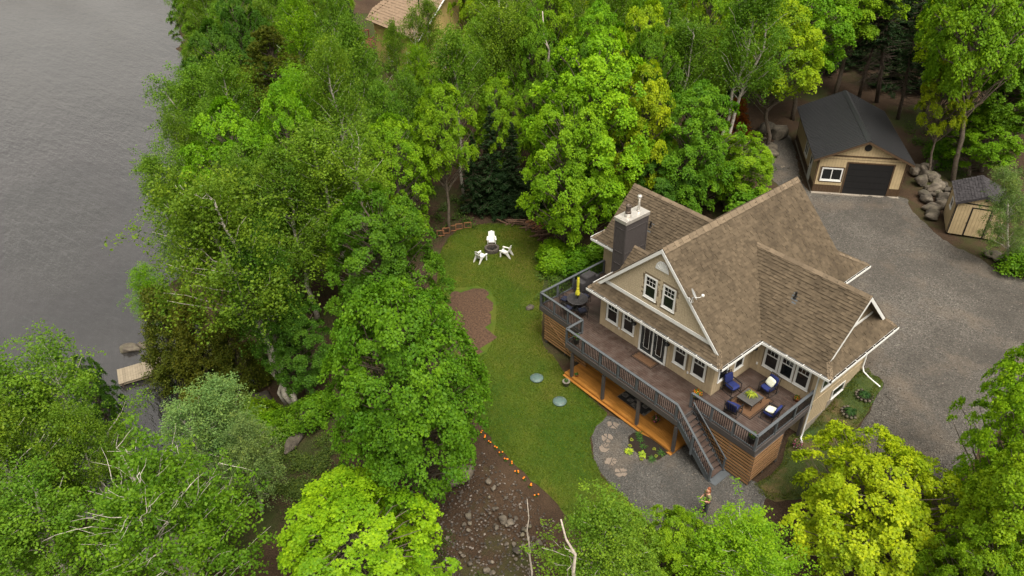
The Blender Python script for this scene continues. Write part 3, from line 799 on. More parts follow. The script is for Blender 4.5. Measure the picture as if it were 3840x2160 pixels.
# gutters and downspouts
gutter(H, (-.6, -.55, EZ), (8.5, -.55, EZ), (0, -1, 0)); gutter(H, (8.5, -.55, EZ), (8.5, 2.78, EZ), (1, 0, 0))
gutter(H, (8.64, 2.81, EZ), (12.39, 2.81, EZ), (0, -1, 0)); gutter(H, (12.39, 2.68, EZ), (12.39, 9.05, EZ), (1, 0, 0))
gutter(H, (-4.21, 3.39, EZ), (-.6, 3.39, EZ), (0, -1, 0)); gutter(H, (8.5, 9.2, EZ), (8.5, 13.3, EZ), (1, 0, 0)); gutter(H, (-.6, 0, EZ), (-.6, 3.3, EZ), (-1, 0, 0))
gutter(H, (-4.21, 3.39, EZ), (-4.21, 9.2, EZ), (-1, 0, 0))
def spout(pts): 
    m = MB(); m.tube(pts, .045, 8); m.build('downspout', 'white', H, True)
spout([(12.45, 3.0, 2.42), (12.3, 3.05, 2.3), (11.72, 3.12, 2.05), (11.72, 3.12, -1.95), (11.74, 3.02, -2.15), (11.95, 2.85, -2.22)])
spout([(12.45, 6.65, 2.42), (12.2, 7.2, 2.2), (11.72, 8.2, 1.9), (11.7, 8.3, -.3), (11.85, 8.25, -.55), (12.3, 8.1, -.62), (13.02, 7.85, -.60)])
# chimney
cm = MB(); cm.box(-.83, 0, 1.58, 3.40, -.1, 5.98); ch = cm.build('chimney', 'chase', H)
for z in (.3, 2.3, 3.2, 4.0, 5.5):
    wp('trim_strip', ch, 'chase', Fr('F', -.83, 1.58), .09, .74, 0, .02, z, z + .05); wp('trim_strip', ch, 'chase', Fr('R', 0, 1.58), .09, 1.73, 0, .02, z, z + .05)
for fr, L in ((Fr('F', -.83, 1.58), .83), (Fr('R', 0, 1.58), 1.82), (Fr('L', -.83, 1.58), 1.82)):
    wp('corner_strip', ch, 'chase', fr, 0, .09, 0, .022, -.1, 5.98); wp('corner_strip', ch, 'chase', fr, L - .09, L, 0, .022, -.1, 5.98)
m = MB(); m.box(-.88, .05, 1.53, 3.45, 5.93, 6.13); m.box(-.80, -.03, 1.62, 3.36, 6.13, 6.15); m.build('chimney_cap', 'metal', ch)
m = MB(); m.lathe([(.20, 0), (.19, .16), (.15, .22), (.17, .24), (.17, .28), (.14, .29), (.13, .55), (.16, .56), (.16, .68), (.12, .69), (.12, .6)], 18, (-.41, 2.12, 6.14)); m.build('flue_pipe', 'rustmetal', ch, True)
m = MB(); m.lathe([(.21, 0), (.2, .15), (.16, .2), (.0, .2)], 18, (-.41, 2.12, 6.141)); m.build('flue_collar', 'metal', ch, True)
m = MB(); m.lathe([(.13, 0), (.1, .06), (.075, .1), (.07, .75), (.12, .8), (.14, .9), (.13, .97), (.09, 1.0), (0, 1.0)], 16, (-.41, 2.98, 6.14)); m.build('vent_pipe', 'metal', ch, True)
# roof vents
for (x, y, z) in ((8.78, 4.72, 4.38), (-1.02, 4.95, 4.04)):
    m = MB(); m.tube([(x, y, z - .1), (x, y, z + .38)], .055, 10); m.lathe([(.11, -.02), (.09, .05), (.055, .12)], 10, (x, y, z)); m.build('vent_pipe', 'black', roofo)
    m = MB(); m.prism([(x - .2, y - .22, z - .20), (x + .2, y - .22, z - .20), (x + .2, y + .16, z + .18), (x - .2, y + .16, z + .18)], (0, -.012, .012)); m.build('vent_flashing', 'rail', roofo)
# small outlets beside the doors
for fr, a in ((frF, 1.45), (frF, 6.35), (frW, .35)):
    wp('outlet_cover', H, 'white', fr, a, a + .09, .02, .05, .45, .6)

# ------------------------------------------------------------------ raised deck, stairs, screens
D = thing('raised_deck', 'dark brown raised wooden deck with grey railing wrapped around the cottage front', 'deck', (4, -1.4, -2.5), absolute=True)
def planks(x0, x1, y0, y1):
    n = round((y1 - y0) / .142); p = (y1 - y0) / n
    for i in range(n): piece('deck_board', D, 'deck', x0, x1, y0 + i * p + .004, y0 + (i + 1) * p - .004, -.035, 0)
planks(.07, 7.83, -2.68, -.024)
planks(-3.52, -.07, -1.46, 3.92)
planks(7.97, 11.66, -1.46, 3.32)
for x0, x1, y0, y1 in ((-.07, .07, -1.46, -.024), (7.83, 7.97, -2.68, -.024)): piece('border_board', D, 'deck', x0 + .004, x1 - .004, y0, y1, -.035, .001)
piece('border_board', D, 'deck', .0, .066, -2.68, -1.47, -.035, .001)
# rim beams and joists
def beam(*a): return piece('rim_beam', D, 'beam', *a)
beam(0, 7.97, -2.74, -2.69, -.32, -.005); beam(-3.57, .0, -1.52, -1.47, -.32, -.005); beam(-3.575, -3.525, -1.47, 3.92, -.32, -.005); beam(-.05, .0, -2.69, -1.52, -.32, -.005)
beam(7.97, 11.72, -1.52, -1.47, -.32, -.005); beam(11.67, 11.72, -1.47, 3.32, -.32, -.005); beam(7.975, 8.02, -2.74, -1.525, -.32, -.04)
piece('carrier_beam', D, 'beam', .1, 7.9, -2.62, -2.50, -.50, -.325)
for i in range(20):
    x = .3 + i * .4; piece('joist', D, 'beam', x, x + .04, -2.66, -.04, -.28, -.04)
for i in range(9):
    x = -3.4 + i * .4; piece('joist', D, 'beam', x, x + .04, -1.46, 3.9, -.28, -.04); x = 8.1 + i * .42; piece('joist', D, 'beam', x, x + .04, -1.46, 3.3, -.28, -.04)
for x in (.49, 2.94, 5.49, 7.97):
    piece('post', D, 'beam', x - .075, x + .075, -2.70, -2.55, -2.26, -.50)
for x, y in ((-3.0, -1.40), (-.3, -1.40), (10.38, -1.42), (11.62, -1.36), (11.62, 1.0), (11.5, 3.15), (-3.4, 3.6), (8.1, -1.40)):
    z = gz(x, y) - .1; piece('post', D, 'beam', x - .07, x + .07, y - .07, y + .07, z, -.3)

def railing(p, q, n_post, first=True, last=True):
    p = Vector(p); q = Vector(q); d = q - p; L = d.length; d.normalize()
    m = MB(); m.bar(p + Vector((0, 0, .955)), q + Vector((0, 0, .955)), .14, .035); rl = m.build('railing', 'rail', D)
    piece_bar('top_rail', rl, 'rail', p + d * .0 + Vector((0, 0, .90)), q + Vector((0, 0, .90)), .04, .07)
    piece_bar('bottom_rail', rl, 'rail', p + Vector((0, 0, .10)), q + Vector((0, 0, .10)), .04, .07)
    posts = [p + d * (L * i / n_post) for i in range(n_post + 1)]
    for i, c in enumerate(posts):
        if (i == 0 and not first) or (i == n_post and not last): continue
        piece('rail_post', rl, 'rail', c.x - .05, c.x + .05, c.y - .05, c.y + .05, -.25, .938)
    n = int(L / .118)
    for i in range(1, n):
        c = p + d * (L * i / n)
        if any((c - k).length < .075 for k in posts): continue
        piece('baluster', rl, 'black', c.x - .013, c.x + .013, c.y - .013, c.y + .013, .135, .865)
    return rl
railing((.0, -2.66, 0), (7.87, -2.66, 0), 6)
railing((.0, -2.66, 0), (.0, -1.46, 0), 1, False, True)
railing((-3.5, -1.46, 0), (.0, -1.46, 0), 3, True, False)
railing((-3.5, -1.46, 0), (-3.5, 3.86, 0), 4, False, True)
railing((7.80, -1.46, 0), (11.64, -1.46, 0), 3)
railing((11.64, -1.46, 0), (11.64, 3.28, 0), 3, False, True)

# stairs run down along +x between y -2.66 and -1.52
st = MB()
for y in (-2.64, -1.56):
    st.prism([(7.95, y, -.05), (8.15, y, -.05), (10.5, y, -2.44), (10.5, y, -2.62), (10.25, y, -2.62), (7.95, y, -.36)], (0, .05, 0))
stairs = st.build('stairs', 'rail', D)
N = 12
for i in range(1, N):
    z = -2.47 * i / N; x = 8.0 + (i - .5) * .2
    piece('tread', stairs, 'deck', x - .02, x + .24, -2.585, -1.565, z - .04, z)
    piece('riser', stairs, 'beam', x - .018, x - .002, -2.58, -1.57, z + .001, z + .14)
piece('bottom_step', stairs, 'rail', 10.12, 10.72, -2.68, -1.52, -2.50, -2.40)
def hand(y, x0, z0, x1, z1, cap, bal):
    m = MB(); m.bar((x0, y, z0), (x1, y, z1), cap, .035); hr = m.build('handrail', 'rail', stairs)
    if bal:
        n = int((x1 - x0) / .105)
        for i in range(1, n):
            t = i / n; x = x0 + (x1 - x0) * t; zt = z0 + (z1 - z0) * t - .03
            piece('baluster', hr, 'black', x - .011, x + .011, y - .011, y + .011, zt - .78, zt)
        piece_bar('bottom_rail', hr, 'rail', (x0, y, z0 - .80), (x1, y, z1 - .80), .04, .06)
    return hr
hr = hand(-2.66, 7.87, .955, 10.42, -1.52, .12, 1)
piece('rail_post', hr, 'rail', 9.02, 9.12, -2.76, -2.66, -1.5, -.22); piece('rail_post', hr, 'rail', 10.28, 10.38, -2.71, -2.61, -2.5, -1.42)
hr = hand(-1.60, 8.05, .60, 10.42, -1.55, .07, 1)
piece('rail_post', hr, 'rail', 10.30, 10.38, -1.64, -1.56, -2.5, -1.5)

# cedar slat screens under the deck
def screen(x0, x1, y, top, bots, n, kind, mat):
    ln = .2
    b0, b1 = bots
    m = MB(); bt = min(b0, b1) - .15
    if kind == 'x': m.box(x0, x1, y + .02, y + .08, top - .08, top + .02)
    else: m.box(y - .08, y - .02, x0, x1, top - .08, top + .02)
    s = m.build('slat_screen', 'beam', D)
    for q in (x0 + .1, (x0 + x1) / 2, x1 - .1):
        if kind == 'x': piece('stud', s, 'beam', q - .04, q + .04, y + .021, y + .09, bt, top - .08)
        else: piece('stud', s, 'beam', y - .09, y - .021, q - .04, q + .04, bt, top - .08)
    hs = (top - min(b0, b1)) / n
    for i in range(n):
        z1 = top - i * hs; z0 = z1 - hs * .60; j = rnd.uniform(-.004, .004)
        if kind == 'x': piece('slat', s, mat, x0, x1, y + .002 + j, y + .02 + j, z0, z1)
        else: piece('slat', s, mat, y - .02 + j, y - .002 + j, x0, x1, z0, z1)
    return s
screen(-3.12, .47, -1.50, -.40, (-2.35, -2.35), 10, 'x', 'cedar')
screen(8.0, 11.74, -1.50, -.40, (-2.42, -2.2), 10, 'x', 'cedar')
screen(-1.47, .86, 11.765, -.40, (-2.15, -2.0), 9, 'y', 'cedary')
m = MB(); m.bar((-2.7, -1.54, -.7), (-.3, -1.54, -2.3), .02, .07); m.build('brace', 'cedar', D)

# lower cedar patio under the deck
P = thing('cedar_patio', 'orange cedar patio platform under the raised deck', 'patio', (4, -1.3, -2.5), absolute=True)
n = 20
for i in range(n):
    y0 = -2.66 + i * .14
    x = .0
    while x < 8.0:
        x1 = min(8.0, x + rnd.choice((2.4, 3.0, 3.66)) if x == 0 and i % 2 else x + 3.66)
        if x1 > 7.2: x1 = 8.0
        piece('patio_plank', P, 'patio', x + .003, x1 - .003, y0 + .004, y0 + .137, -2.29, -2.25); x = x1
piece('fascia', P, 'patio', -.03, 8.03, -2.70, -2.665, -2.56, -2.255); piece('fascia', P, 'patio', 8.0, 8.03, -2.66, .1, -2.56, -2.256); piece('fascia', P, 'patio', -.03, 0, -2.66, .1, -2.56, -2.256)
piece('step_board', P, 'patio', -.03, 8.03, -2.83, -2.703, -2.42, -2.385)

# ------------------------------------------------------------------ garage
GA = R(39.97)
G = thing('garage', 'tan garage with black ribbed metal roof and black overhead door', 'garage', (-1.412, 24.264, -.55), GA)
OFF[G] = Vector((0, 0, -.55))
W_, L_ = 6.16, 9.4
def gwall(fr, L, ops, z0=.12, z1=2.25, bw=.2):
    m = MB(); wb(m, fr, 0, L, -.14, 0, -.55, z1); w = m.build('wall', 'groove', G)
    clad(w, fr, L, z0, z1, ops, 'gsiding', bw)
    cl = [(a0, a1, max(b0, -.5), min(b1, .1)) for a0, a1, b0, b1 in ops if b0 < .0]
    clad(w, fr, L, -.45, .1, [(a0, a1, -.6, .2) for a0, a1, b0, b1 in ops if b0 < 0], 'brown', bw, .024, name='wainscot_board')
    wp('trim_board', w, 'brown', fr, 0, .09, .02, .036, -.45, z1); wp('trim_board', w, 'brown', fr, L - .09, L, .02, .036, -.45, z1)
    return w
gF = Fr('F', 0, 0); gL = Fr('L', 0, 0)
w = gwall(gF, W_, [(2.08, 5.38, -.6, 2.06), (.35, 1.9, .42, 1.58)])
window(w, gF, .46, 1.78, .56, 1.44, 'slide')
m = MB()
for a0, a1, z0, z1 in ((.30, 1.94, .36, .44), (.30, 1.94, 1.55, 1.62), (.30, .37, .44, 1.55), (1.87, 1.94, .44, 1.55)): wb(m, gF, a0, a1, .02, .04, z0, z1)
m.build('window_surround', 'brown', w)
m = MB(); wb(m, gF, 2.06, 2.16, .0, .05, -.55, 2.06); wb(m, gF, 5.3, 5.4, .0, .05, -.55, 2.06); wb(m, gF, 2.06, 5.4, .0, .052, 2.0, 2.1); dfm = m.build('door_frame', 'brown', G)
m = MB(); wb(m, gF, 2.16, 5.3, 0, .008, -.5, 2.0); gd = m.build('overhead_door', 'gdoor', G)
for i in range(5): wp('door_panel', gd, 'gdoor', gF, 2.17, 5.29, .008, .024, -.49 + i * .5, -.01 + i * .5)
w = gwall(gL, L_, [(1.7, 2.55, -.6, 1.62), (3.9, 5.1, .36, 1.5)])
window(w, gL, 4.0, 5.0, .46, 1.4, 'slide')
m = MB(); wb(m, gL, 1.72, 2.53, .0, .04, -.5, 1.6); sdr = m.build('side_door', 'white', G)
wp('pane', sdr, 'glass', gL, 1.9, 2.35, .03, .046, .75, 1.4); wp('handle', sdr, 'black', gL, 2.4, 2.46, .04, .1, .35, .42)
gwall(Fr('R', W_, 0), L_, []); gwall(Fr('B', 0, L_), W_, [])
piece('slab', G, 'concrete', -.06, W_ + .06, -.25, L_ + .06, -.75, -.505)
# gables
zr, ze, oh = 3.95, 2.3, .42
sl = (zr - ze) / (W_ / 2 + oh)
for fr in (gF, Fr('B', 0, L_)):
    m = MB(); hz_ = zr - .12 - 2.25; m.prism([fr.pt(.0, -.1, 2.25), fr.pt(W_, -.1, 2.25), fr.pt(W_, -.1, 2.30), fr.pt(W_ / 2, -.1, zr - .14), fr.pt(0, -.1, 2.30)], fr.pt(0, 0, 0) - fr.pt(0, -.1, 0))
    gg_ = m.build('gable_wall', 'groove', G)
    clad(gg_, fr, W_, 2.30, 9, [], 'gsiding', .2, .02, top=lambda a: zr - .16 - abs(a - W_ / 2) * sl)
m = MB(); wb(m, gF, .1, W_ - .1, .02, .045, 2.48, 2.60); m.build('band_board', 'brown', G)
m = MB(); m.prism([gF.pt(W_ / 2 + .1 + .26 * math.cos(R(22.5 + 45 * i)), .02, 3.28 + .26 * math.sin(R(22.5 + 45 * i))) for i in range(8)], (0, -.05, 0)); m.build('octagon_vent', 'black', G)
# roof: slabs with ribs
rf = MB(); rb = MB()
for s in (-1, 1):
    cx = W_ / 2; e = cx + s * (W_ / 2 + oh)
    rf.prism([(cx, -.35, zr - .08), (e, -.35, ze - .08), (e, L_ + .3, ze - .08), (cx, L_ + .3, zr - .08)], (0, 0, .06))
gr = rf.build('roof', 'gmetal', G)
nr = 40
for s in (-1, 1):
    for i in range(nr):
        y = -.33 + i * (L_ + .62) / (nr - 1)
        cx = W_ / 2; e = cx + s * (W_ / 2 + oh)
        piece_bar('roof_rib', gr, 'grib', (cx, y, zr - .01), (e, y, ze - .01), .07, .07)
m = MB(); m.prism([(W_ / 2 - .22, -.36, zr - .06), (W_ / 2, -.36, zr + .05), (W_ / 2 + .22, -.36, zr - .06), (W_ / 2, -.36, zr - .02)], (0, L_ + .68, 0)); m.build('ridge_cap', 'gmetal', gr)
for fr in (gF,):
    for s in (-1, 1):
        e = W_ / 2 + s * (W_ / 2 + oh); m = MB(); m.bar((W_ / 2, -.36, zr - .14), (e, -.36, ze - .14), .03, .14); m.build('rake_board', 'brown', G)

# ------------------------------------------------------------------ shed
S_ = thing('garden_shed', 'small tan garden shed with dark shingle roof beside the boulder heap', 'shed', (8.086, 25.78, -.55), R(28.48)); OFF[S_] = Vector((0, 0, -.55))
SW, SL = 3.1, 3.0
sF = Fr('F', 0, 0); sL = Fr('L', 0, 0)
def swall(fr, L, ops, top=None):
    m = MB(); wb(m, fr, 0, L, -.1, 0, -.45, 1.9); w = m.build('wall', 'groove', S_); clad(w, fr, L, -.45, 1.9, ops, 'gsiding', .2)
    wp('trim_board', w, 'black', fr, 0, .07, .02, .036, -.45, 1.9); wp('trim_board', w, 'black', fr, L - .07, L, .02, .036, -.45, 1.9); return w
w = swall(sF, SW, [(.98, 2.2, -.5, 1.72)])
m = MB(); wb(m, sF, .98, 2.2, -.02, .01, -.45, 1.7); sdo = m.build('shed_door', 'groove', S_)
for i in range(5): wp('door_board', sdo, 'gsiding', sF, 1.06 + i * .213, 1.26 + i * .213, .01, .035, -.42, 1.64)
for a0, a1, z0, z1 in ((.98, 1.05, -.45, 1.71), (2.13, 2.2, -.45, 1.71), (1.05, 2.13, 1.65, 1.71)): wp('door_trim', sdo, 'black', sF, a0, a1, .01, .05, z0, z1)
wp('hinge', sdo, 'black', sF, 2.08, 2.3, .04, .055, 1.3, 1.36); wp('hinge', sdo, 'black', sF, 2.08, 2.3, .04, .055, -.2, -.14); wp('latch', sdo, 'black', sF, .93, 1.03, .04, .06, .5, .56)
w = swall(sL, SL, [(1.0, 1.8, .8, 1.5)]); window(w, sL, 1.08, 1.72, .86, 1.44, 'plain', .06)
swall(Fr('R', SW, 0), SL, []); swall(Fr('B', 0, SL), SW, [])
for i in (.2, 1.5, 2.8): piece('skid', S_, 'black', i, i + .1, 0, SL, -.65, -.45)
zr, ze, oh = 2.69, 1.93, .14; sl = (zr - ze) / (SW / 2 + oh)
for fr in (sF, Fr('B', 0, SL)):
    m = MB(); m.prism([fr.pt(0, -.08, 1.9), fr.pt(SW, -.08, 1.9), fr.pt(SW / 2, -.08, zr - .12)], fr.pt(0, 0, 0) - fr.pt(0, -.08, 0)); g_ = m.build('gable_wall', 'groove', S_)
    clad(g_, fr, SW, 1.92, 9, [], 'gsiding', .2, .02, top=lambda a: zr - .14 - abs(a - SW / 2) * sl)
m = MB(); wb(m, sF, .1, SW - .1, .02, .045, 1.93, 2.0); m.build('band_board', 'black', S_)
m = MB(); wb(m, sF, SW / 2 + .02, SW / 2 + .16, .02, .1, 2.28, 2.42); m.build('vent', 'black', S_)
sr0 = put(bpy.data.objects.new('roof', bpy.data.meshes.new('roof')), S_); rf = MB(); rs = MB()
hyp = math.hypot(SW / 2 + oh, zr - ze)
for s in (-1, 1):
    roof_plane(sr0, (SW / 2 + s * (SW / 2 + oh), 0, ze), (0, 1, 0), (-s * (SW / 2 + oh), 0, zr - ze), [(-.18, 0), (SL + .15, 0), (SL + .15, hyp), (-.18, hyp)], rf, rs, 0, .17, 'shedshingle')
t_ = rf.build('roof_slab', 'shedshingle', S_); sr0.data = t_.data; bpy.data.objects.remove(t_)
caps(rs, (SW / 2, -.18, zr), (SW / 2, SL + .15, zr), .14, .28, .07)
tag(rs.build('shingles', 'shedshingle', sr0, tint=True), None, None, None, 'stuff')

# ------------------------------------------------------------------ yellow house behind the birches
Y = thing('yellow_house', 'pale yellow house with tan hip roof half hidden behind birches', 'house', (-48, 20, -1.6), absolute=True)
yF = Fr('F', -52, 15.6); yR = Fr('R', -43.2, 15.6)
def ywall(fr, L, ops, z1=3.9):
    m = MB(); wb(m, fr, 0, L, -.15, 0, -2.4, z1); w = m.build('wall', 'ywall', Y); z = -2.2
    while z < z1 - .05:
        wp('clapboard', w, 'ywall', fr, 0, L, .0, .02 + rnd.random() * .008, z, min(z1, z + .19)); z += .2
    return w
w = ywall(yF, 8.8, []); window(w, yF, 6.2, 7.2, .2, 1.8, 'grid', .12); window(w, yF, 2.5, 3.8, .2, 1.8, 'grid', .12)
w = ywall(yR, 9.5, []); window(w, yR, 2.0, 3.1, 1.7, 3.2, 'grid', .12); window(w, yR, 5.6, 6.8, 1.7, 3.2, 'grid', .12); window(w, yR, 2.0, 3.1, -1.2, .2, 'grid', .12)
ywall(Fr('L', -52, 15.6), 9.5, []); ywall(Fr('B', -52, 25.1), 8.8, [])
yr0 = put(bpy.data.objects.new('roof', bpy.data.meshes.new('roof')), Y); rf = MB(); rs = MB()
yz, yk = 3.9, 4.75
def yp(o, sd, td, poly): roof_plane(yr0, o, sd, td, [(s, k * S2) for s, k in poly], rf, rs, 0, .3, 'yroof', (.6, 1.2))
yp((0, 15.0, yz), (1, 0, 0), (0, 1, 1), [(-52.6, 0), (-42.6, 0), (-42.6, 5.35), (-48.0, 5.35), (-52.6, .9)])
yp((0, 25.7, yz), (1, 0, 0), (0, -1, 1), [(-52.6, 0), (-42.6, 0), (-42.6, 5.35), (-48.0, 5.35), (-52.6, .9)])
yp((-52.6, 0, yz), (0, 1, 0), (1, 0, 1), [(15.0, 0), (25.7, 0), (20.9, 4.7), (19.8, 4.7)])
t_ = rf.build('roof_slab', 'yroof', Y); yr0.data = t_.data; bpy.data.objects.remove(t_)
tag(rs.build('shingles', 'yroof', yr0, tint=True), None, None, None, 'stuff')
m = MB(); m.prism([yR.pt(0, -.1, 3.9), yR.pt(9.5, -.1, 3.9), yR.pt(4.75, -.1, 8.6)], (.1, 0, 0)); m.build('gable_wall', 'ywall', Y)
for s in (-1, 1):
    m = MB(); m.bar((-42.58, 20.35 + s * 5.35, 3.85), (-42.58, 20.35, 9.2), .05, .3, (1, 0, 0)); m.build('rake_board', 'white', Y)
# porch roof on the end wall
m = MB(); m.prism([(-43.1, 20.5, 1.55), (-41.2, 20.5, 1.0), (-41.2, 24, 1.0), (-43.1, 24, 1.55)], (0, 0, .12)); m.build('porch_roof', 'yroof', Y)
for y in (20.6, 23.9): piece('porch_post', Y, 'white', -41.35, -41.2, y - .07, y + .07, -2.3, 1.0)
m = MB(); m.tube([(-45, 17, 6.2), (-45, 17, 7.1)], .08, 8); m.build('vent_pipe', 'black', yr0)
Y.location.x += 2.2
# red deck
YD = thing('red_deck', 'small red-stained deck with railing at the corner of the yellow house', 'deck', (-53.5, 14.3, -1.5), absolute=True)
for i in range(14): piece('deck_board', YD, 'redwood', -55.2, -52.2, 13.0 + i * .18, 13.0 + i * .18 + .17, 1.0, 1.05)
for x, y in ((-55.2, 13), (-52.3, 13), (-55.2, 15.4), (-52.3, 15.4), (-53.7, 13)): piece('post', YD, 'redwood', x, x + .1, y, y + .1, -3, 2.0)
piece('top_rail', YD, 'redwood', -55.2, -52.2, 12.98, 13.12, 1.98, 2.06); piece('top_rail', YD, 'redwood', -55.22, -55.08, 13.1, 15.5, 1.98, 2.06); piece('top_rail', YD, 'redwood', -52.3, -52.16, 13.1, 15.5, 1.98, 2.06)
for i in range(20): piece('baluster', YD, 'redwood', -55.1 + i * .15, -55.06 + i * .15, 13.03, 13.07, 1.05, 1.98)
YD.location.x += 2.4; YD.location.y += 1.0

# ------------------------------------------------------------------ trees
def unitv(a): return a / np.maximum(np.linalg.norm(a, axis=1, keepdims=True), 1e-6)

def leaf_quads(c, n, L, W, fold=.25):
    """c centres, n normals, L/W arrays: folded diamonds"""
    N = len(c); n = unitv(n)
    r = rg.normal(0, 1, (N, 3)); a = unitv(r - n * np.sum(r * n, 1, keepdims=True)); b = np.cross(n, a)
    L = np.asarray(L).reshape(-1, 1); W = np.asarray(W).reshape(-1, 1)
    v = np.empty((N, 4, 3)); v[:, 0] = c - a * L * .5; v[:, 2] = c + a * L * .5
    v[:, 1] = c + b * W * .5 - n * W * fold * .5 + a * L * .08; v[:, 3] = c - b * W * .5 - n * W * fold * .5 + a * L * .08
    return v.reshape(-1, 3)

def maple_leaves(c, n, L):
    """each leaf a flat star of one quad with notched tip (two lobes) -> 2 quads"""
    N = len(c); n = unitv(n)
    r = rg.normal(0, 1, (N, 3)); a = unitv(r - n * np.sum(r * n, 1, keepdims=True)); b = np.cross(n, a); L = np.asarray(L).reshape(-1, 1)
    v = np.empty((N, 2, 4, 3))
    v[:, 0, 0] = c - a * L * .45; v[:, 0, 1] = c + b * L * .5 - n * L * .14 + a * L * .02; v[:, 0, 2] = c + b * L * .16 + a * L * .20; v[:, 0, 3] = c + a * L * .55 - n * L * .06
    v[:, 1, 0] = c - a * L * .45; v[:, 1, 1] = c + a * L * .55 - n * L * .06; v[:, 1, 2] = c - b * L * .16 + a * L * .20; v[:, 1, 3] = c - b * L * .5 - n * L * .14 + a * L * .02
    return v.reshape(-1, 3)

def wig(p, q, k, j):
    p = np.array(p, float); q = np.array(q, float); out = []
    for i in range(k + 1):
        t = i / k; m_ = p + (q - p) * t
        if 0 < i < k: m_ = m_ + rg.normal(0, j, 3)
        out.append(tuple(m_))
    return out

class Proto: pass

def proto(name, trunk, leaves_v, tint, bark, leafmat, H_, R_):
    p = Proto(); p.H = H_; p.R = R_
    t = trunk.build('trunk', bark, None, True); p.tm = t.data; bpy.data.objects.remove(t)
    p.cm = None
    if leaves_v is not None:
        o = tri_mesh('crown', leaves_v, 4, tint, leafmat); p.cm = o.data; bpy.data.objects.remove(o)
    return p

def mk_maple(seed, H_=10, R_=3.4, z0=1.7, ncl=210, dens=380, ls=.138, trunk_r=.2, lobes=True, ed_=1.0):
    global rg
    rg = np.random.default_rng(seed); t = MB()
    top = (rg.normal(0, .3), rg.normal(0, .3), H_ * .86)
    tp = wig((0, 0, -.3), top, 7, .10); t.tube(tp, [trunk_r * (1 - .8 * i / 7) + .02 for i in range(8)], 8)
    C = []; Nn = []; Ls = []; Tn = []
    tz = np.linspace(0, 1, 400); prof = lambda t_: np.where(t_ > .34, np.sqrt(np.clip(1 - ((t_ - .34) / .66) ** 2, 0, 1)) ** .95, np.sqrt(np.clip(1 - ((.34 - t_) / .42) ** 2, 0, 1)))
    pts = []
    tries = 0
    while len(pts) < ncl and tries < 6000:
        tries += 1
        f = rg.random() ** .85; pr = float(prof(np.array(f))) * R_
        if rg.random() > (pr / R_) ** .8 + .05: continue
        an = rg.random() * 6.283; ed = 1 + ed_ * (.16 * math.sin(3 * an + seed) + .10 * math.sin(5 * an + 2 * seed + 6 * f))
        rho = pr * ed * (1 - .75 * rg.random() ** 2.6)
        c = np.array((rho * math.cos(an), rho * math.sin(an), z0 + f * (H_ - z0)))
        if all(np.sum(((c - q) * (1, 1, 1.5)) ** 2) > (.16 if H_ > 3 else .05) for q in pts): pts.append(c)
    for c in pts:
        rho = math.hypot(c[0], c[1]); out = np.array((c[0], c[1], 0)) / max(rho, .2)
        tb = max(.12, min(.92, (c[2] - .75 * rho) / (H_ * .86))); k = tb * 7; i = min(int(k), 6); b0 = np.array(tp[i]) + (np.array(tp[i + 1]) - np.array(tp[i])) * (k - i)
        t.tube(wig(b0, c, 4, .09), [.012 + .014 * rho * (1 - j / 4) for j in range(5)], 5, False)
        rc = rg.uniform(.36, .74); n = int(dens * rc * rc * 2.1)
        pn = unitv((out * rg.uniform(.25, .75) + np.array((0, 0, 1)) + rg.normal(0, .15, 3)).reshape(1, 3))[0]
        e1 = np.cross(pn, (.3, .8, .1)); e1 /= np.linalg.norm(e1); e2 = np.cross(pn, e1)
        # the pad is made of several fingers so that its rim is ragged
        nf = rg.integers(5, 9); fa = rg.random(nf) * 6.283; fl = rg.uniform(.55, 1.25, nf) * rc; w_ = rg.integers(0, nf, n)
        rr = np.sqrt(rg.random(n)) * fl[w_]; aa = fa[w_] + rg.normal(0, .42, n)
        hgt = .30 * rc * (1 - (rr / rc) ** 2) + rg.normal(0, .08, n)
        q = c + e1 * (rr * np.cos(aa))[:, None] + e2 * (rr * np.sin(aa))[:, None] + pn * hgt[:, None]
        q[:, 2] -= .22 * rr ** 2
        nn = pn + (q - c) * .35 + rg.normal(0, .42, (n, 3))
        C.append(q); Nn.append(nn); Ls.append(rg.uniform(.5, 1.35, n) * ls); Tn.append(rg.normal(.48, .14) + .12 * (c[2] / H_ - .5) + rg.normal(0, .16, n))
    C = np.vstack(C); Nn = np.vstack(Nn); Ls = np.concatenate(Ls); tint = np.clip(np.concatenate(Tn), 0, 1)
    if lobes: v = maple_leaves(C, Nn, Ls); tint = np.repeat(tint, 2)
    else: v = leaf_quads(C, Nn, Ls, Ls * .8)
    return proto('maple', t, v, tint, 'bark', 'leaf', H_, R_)

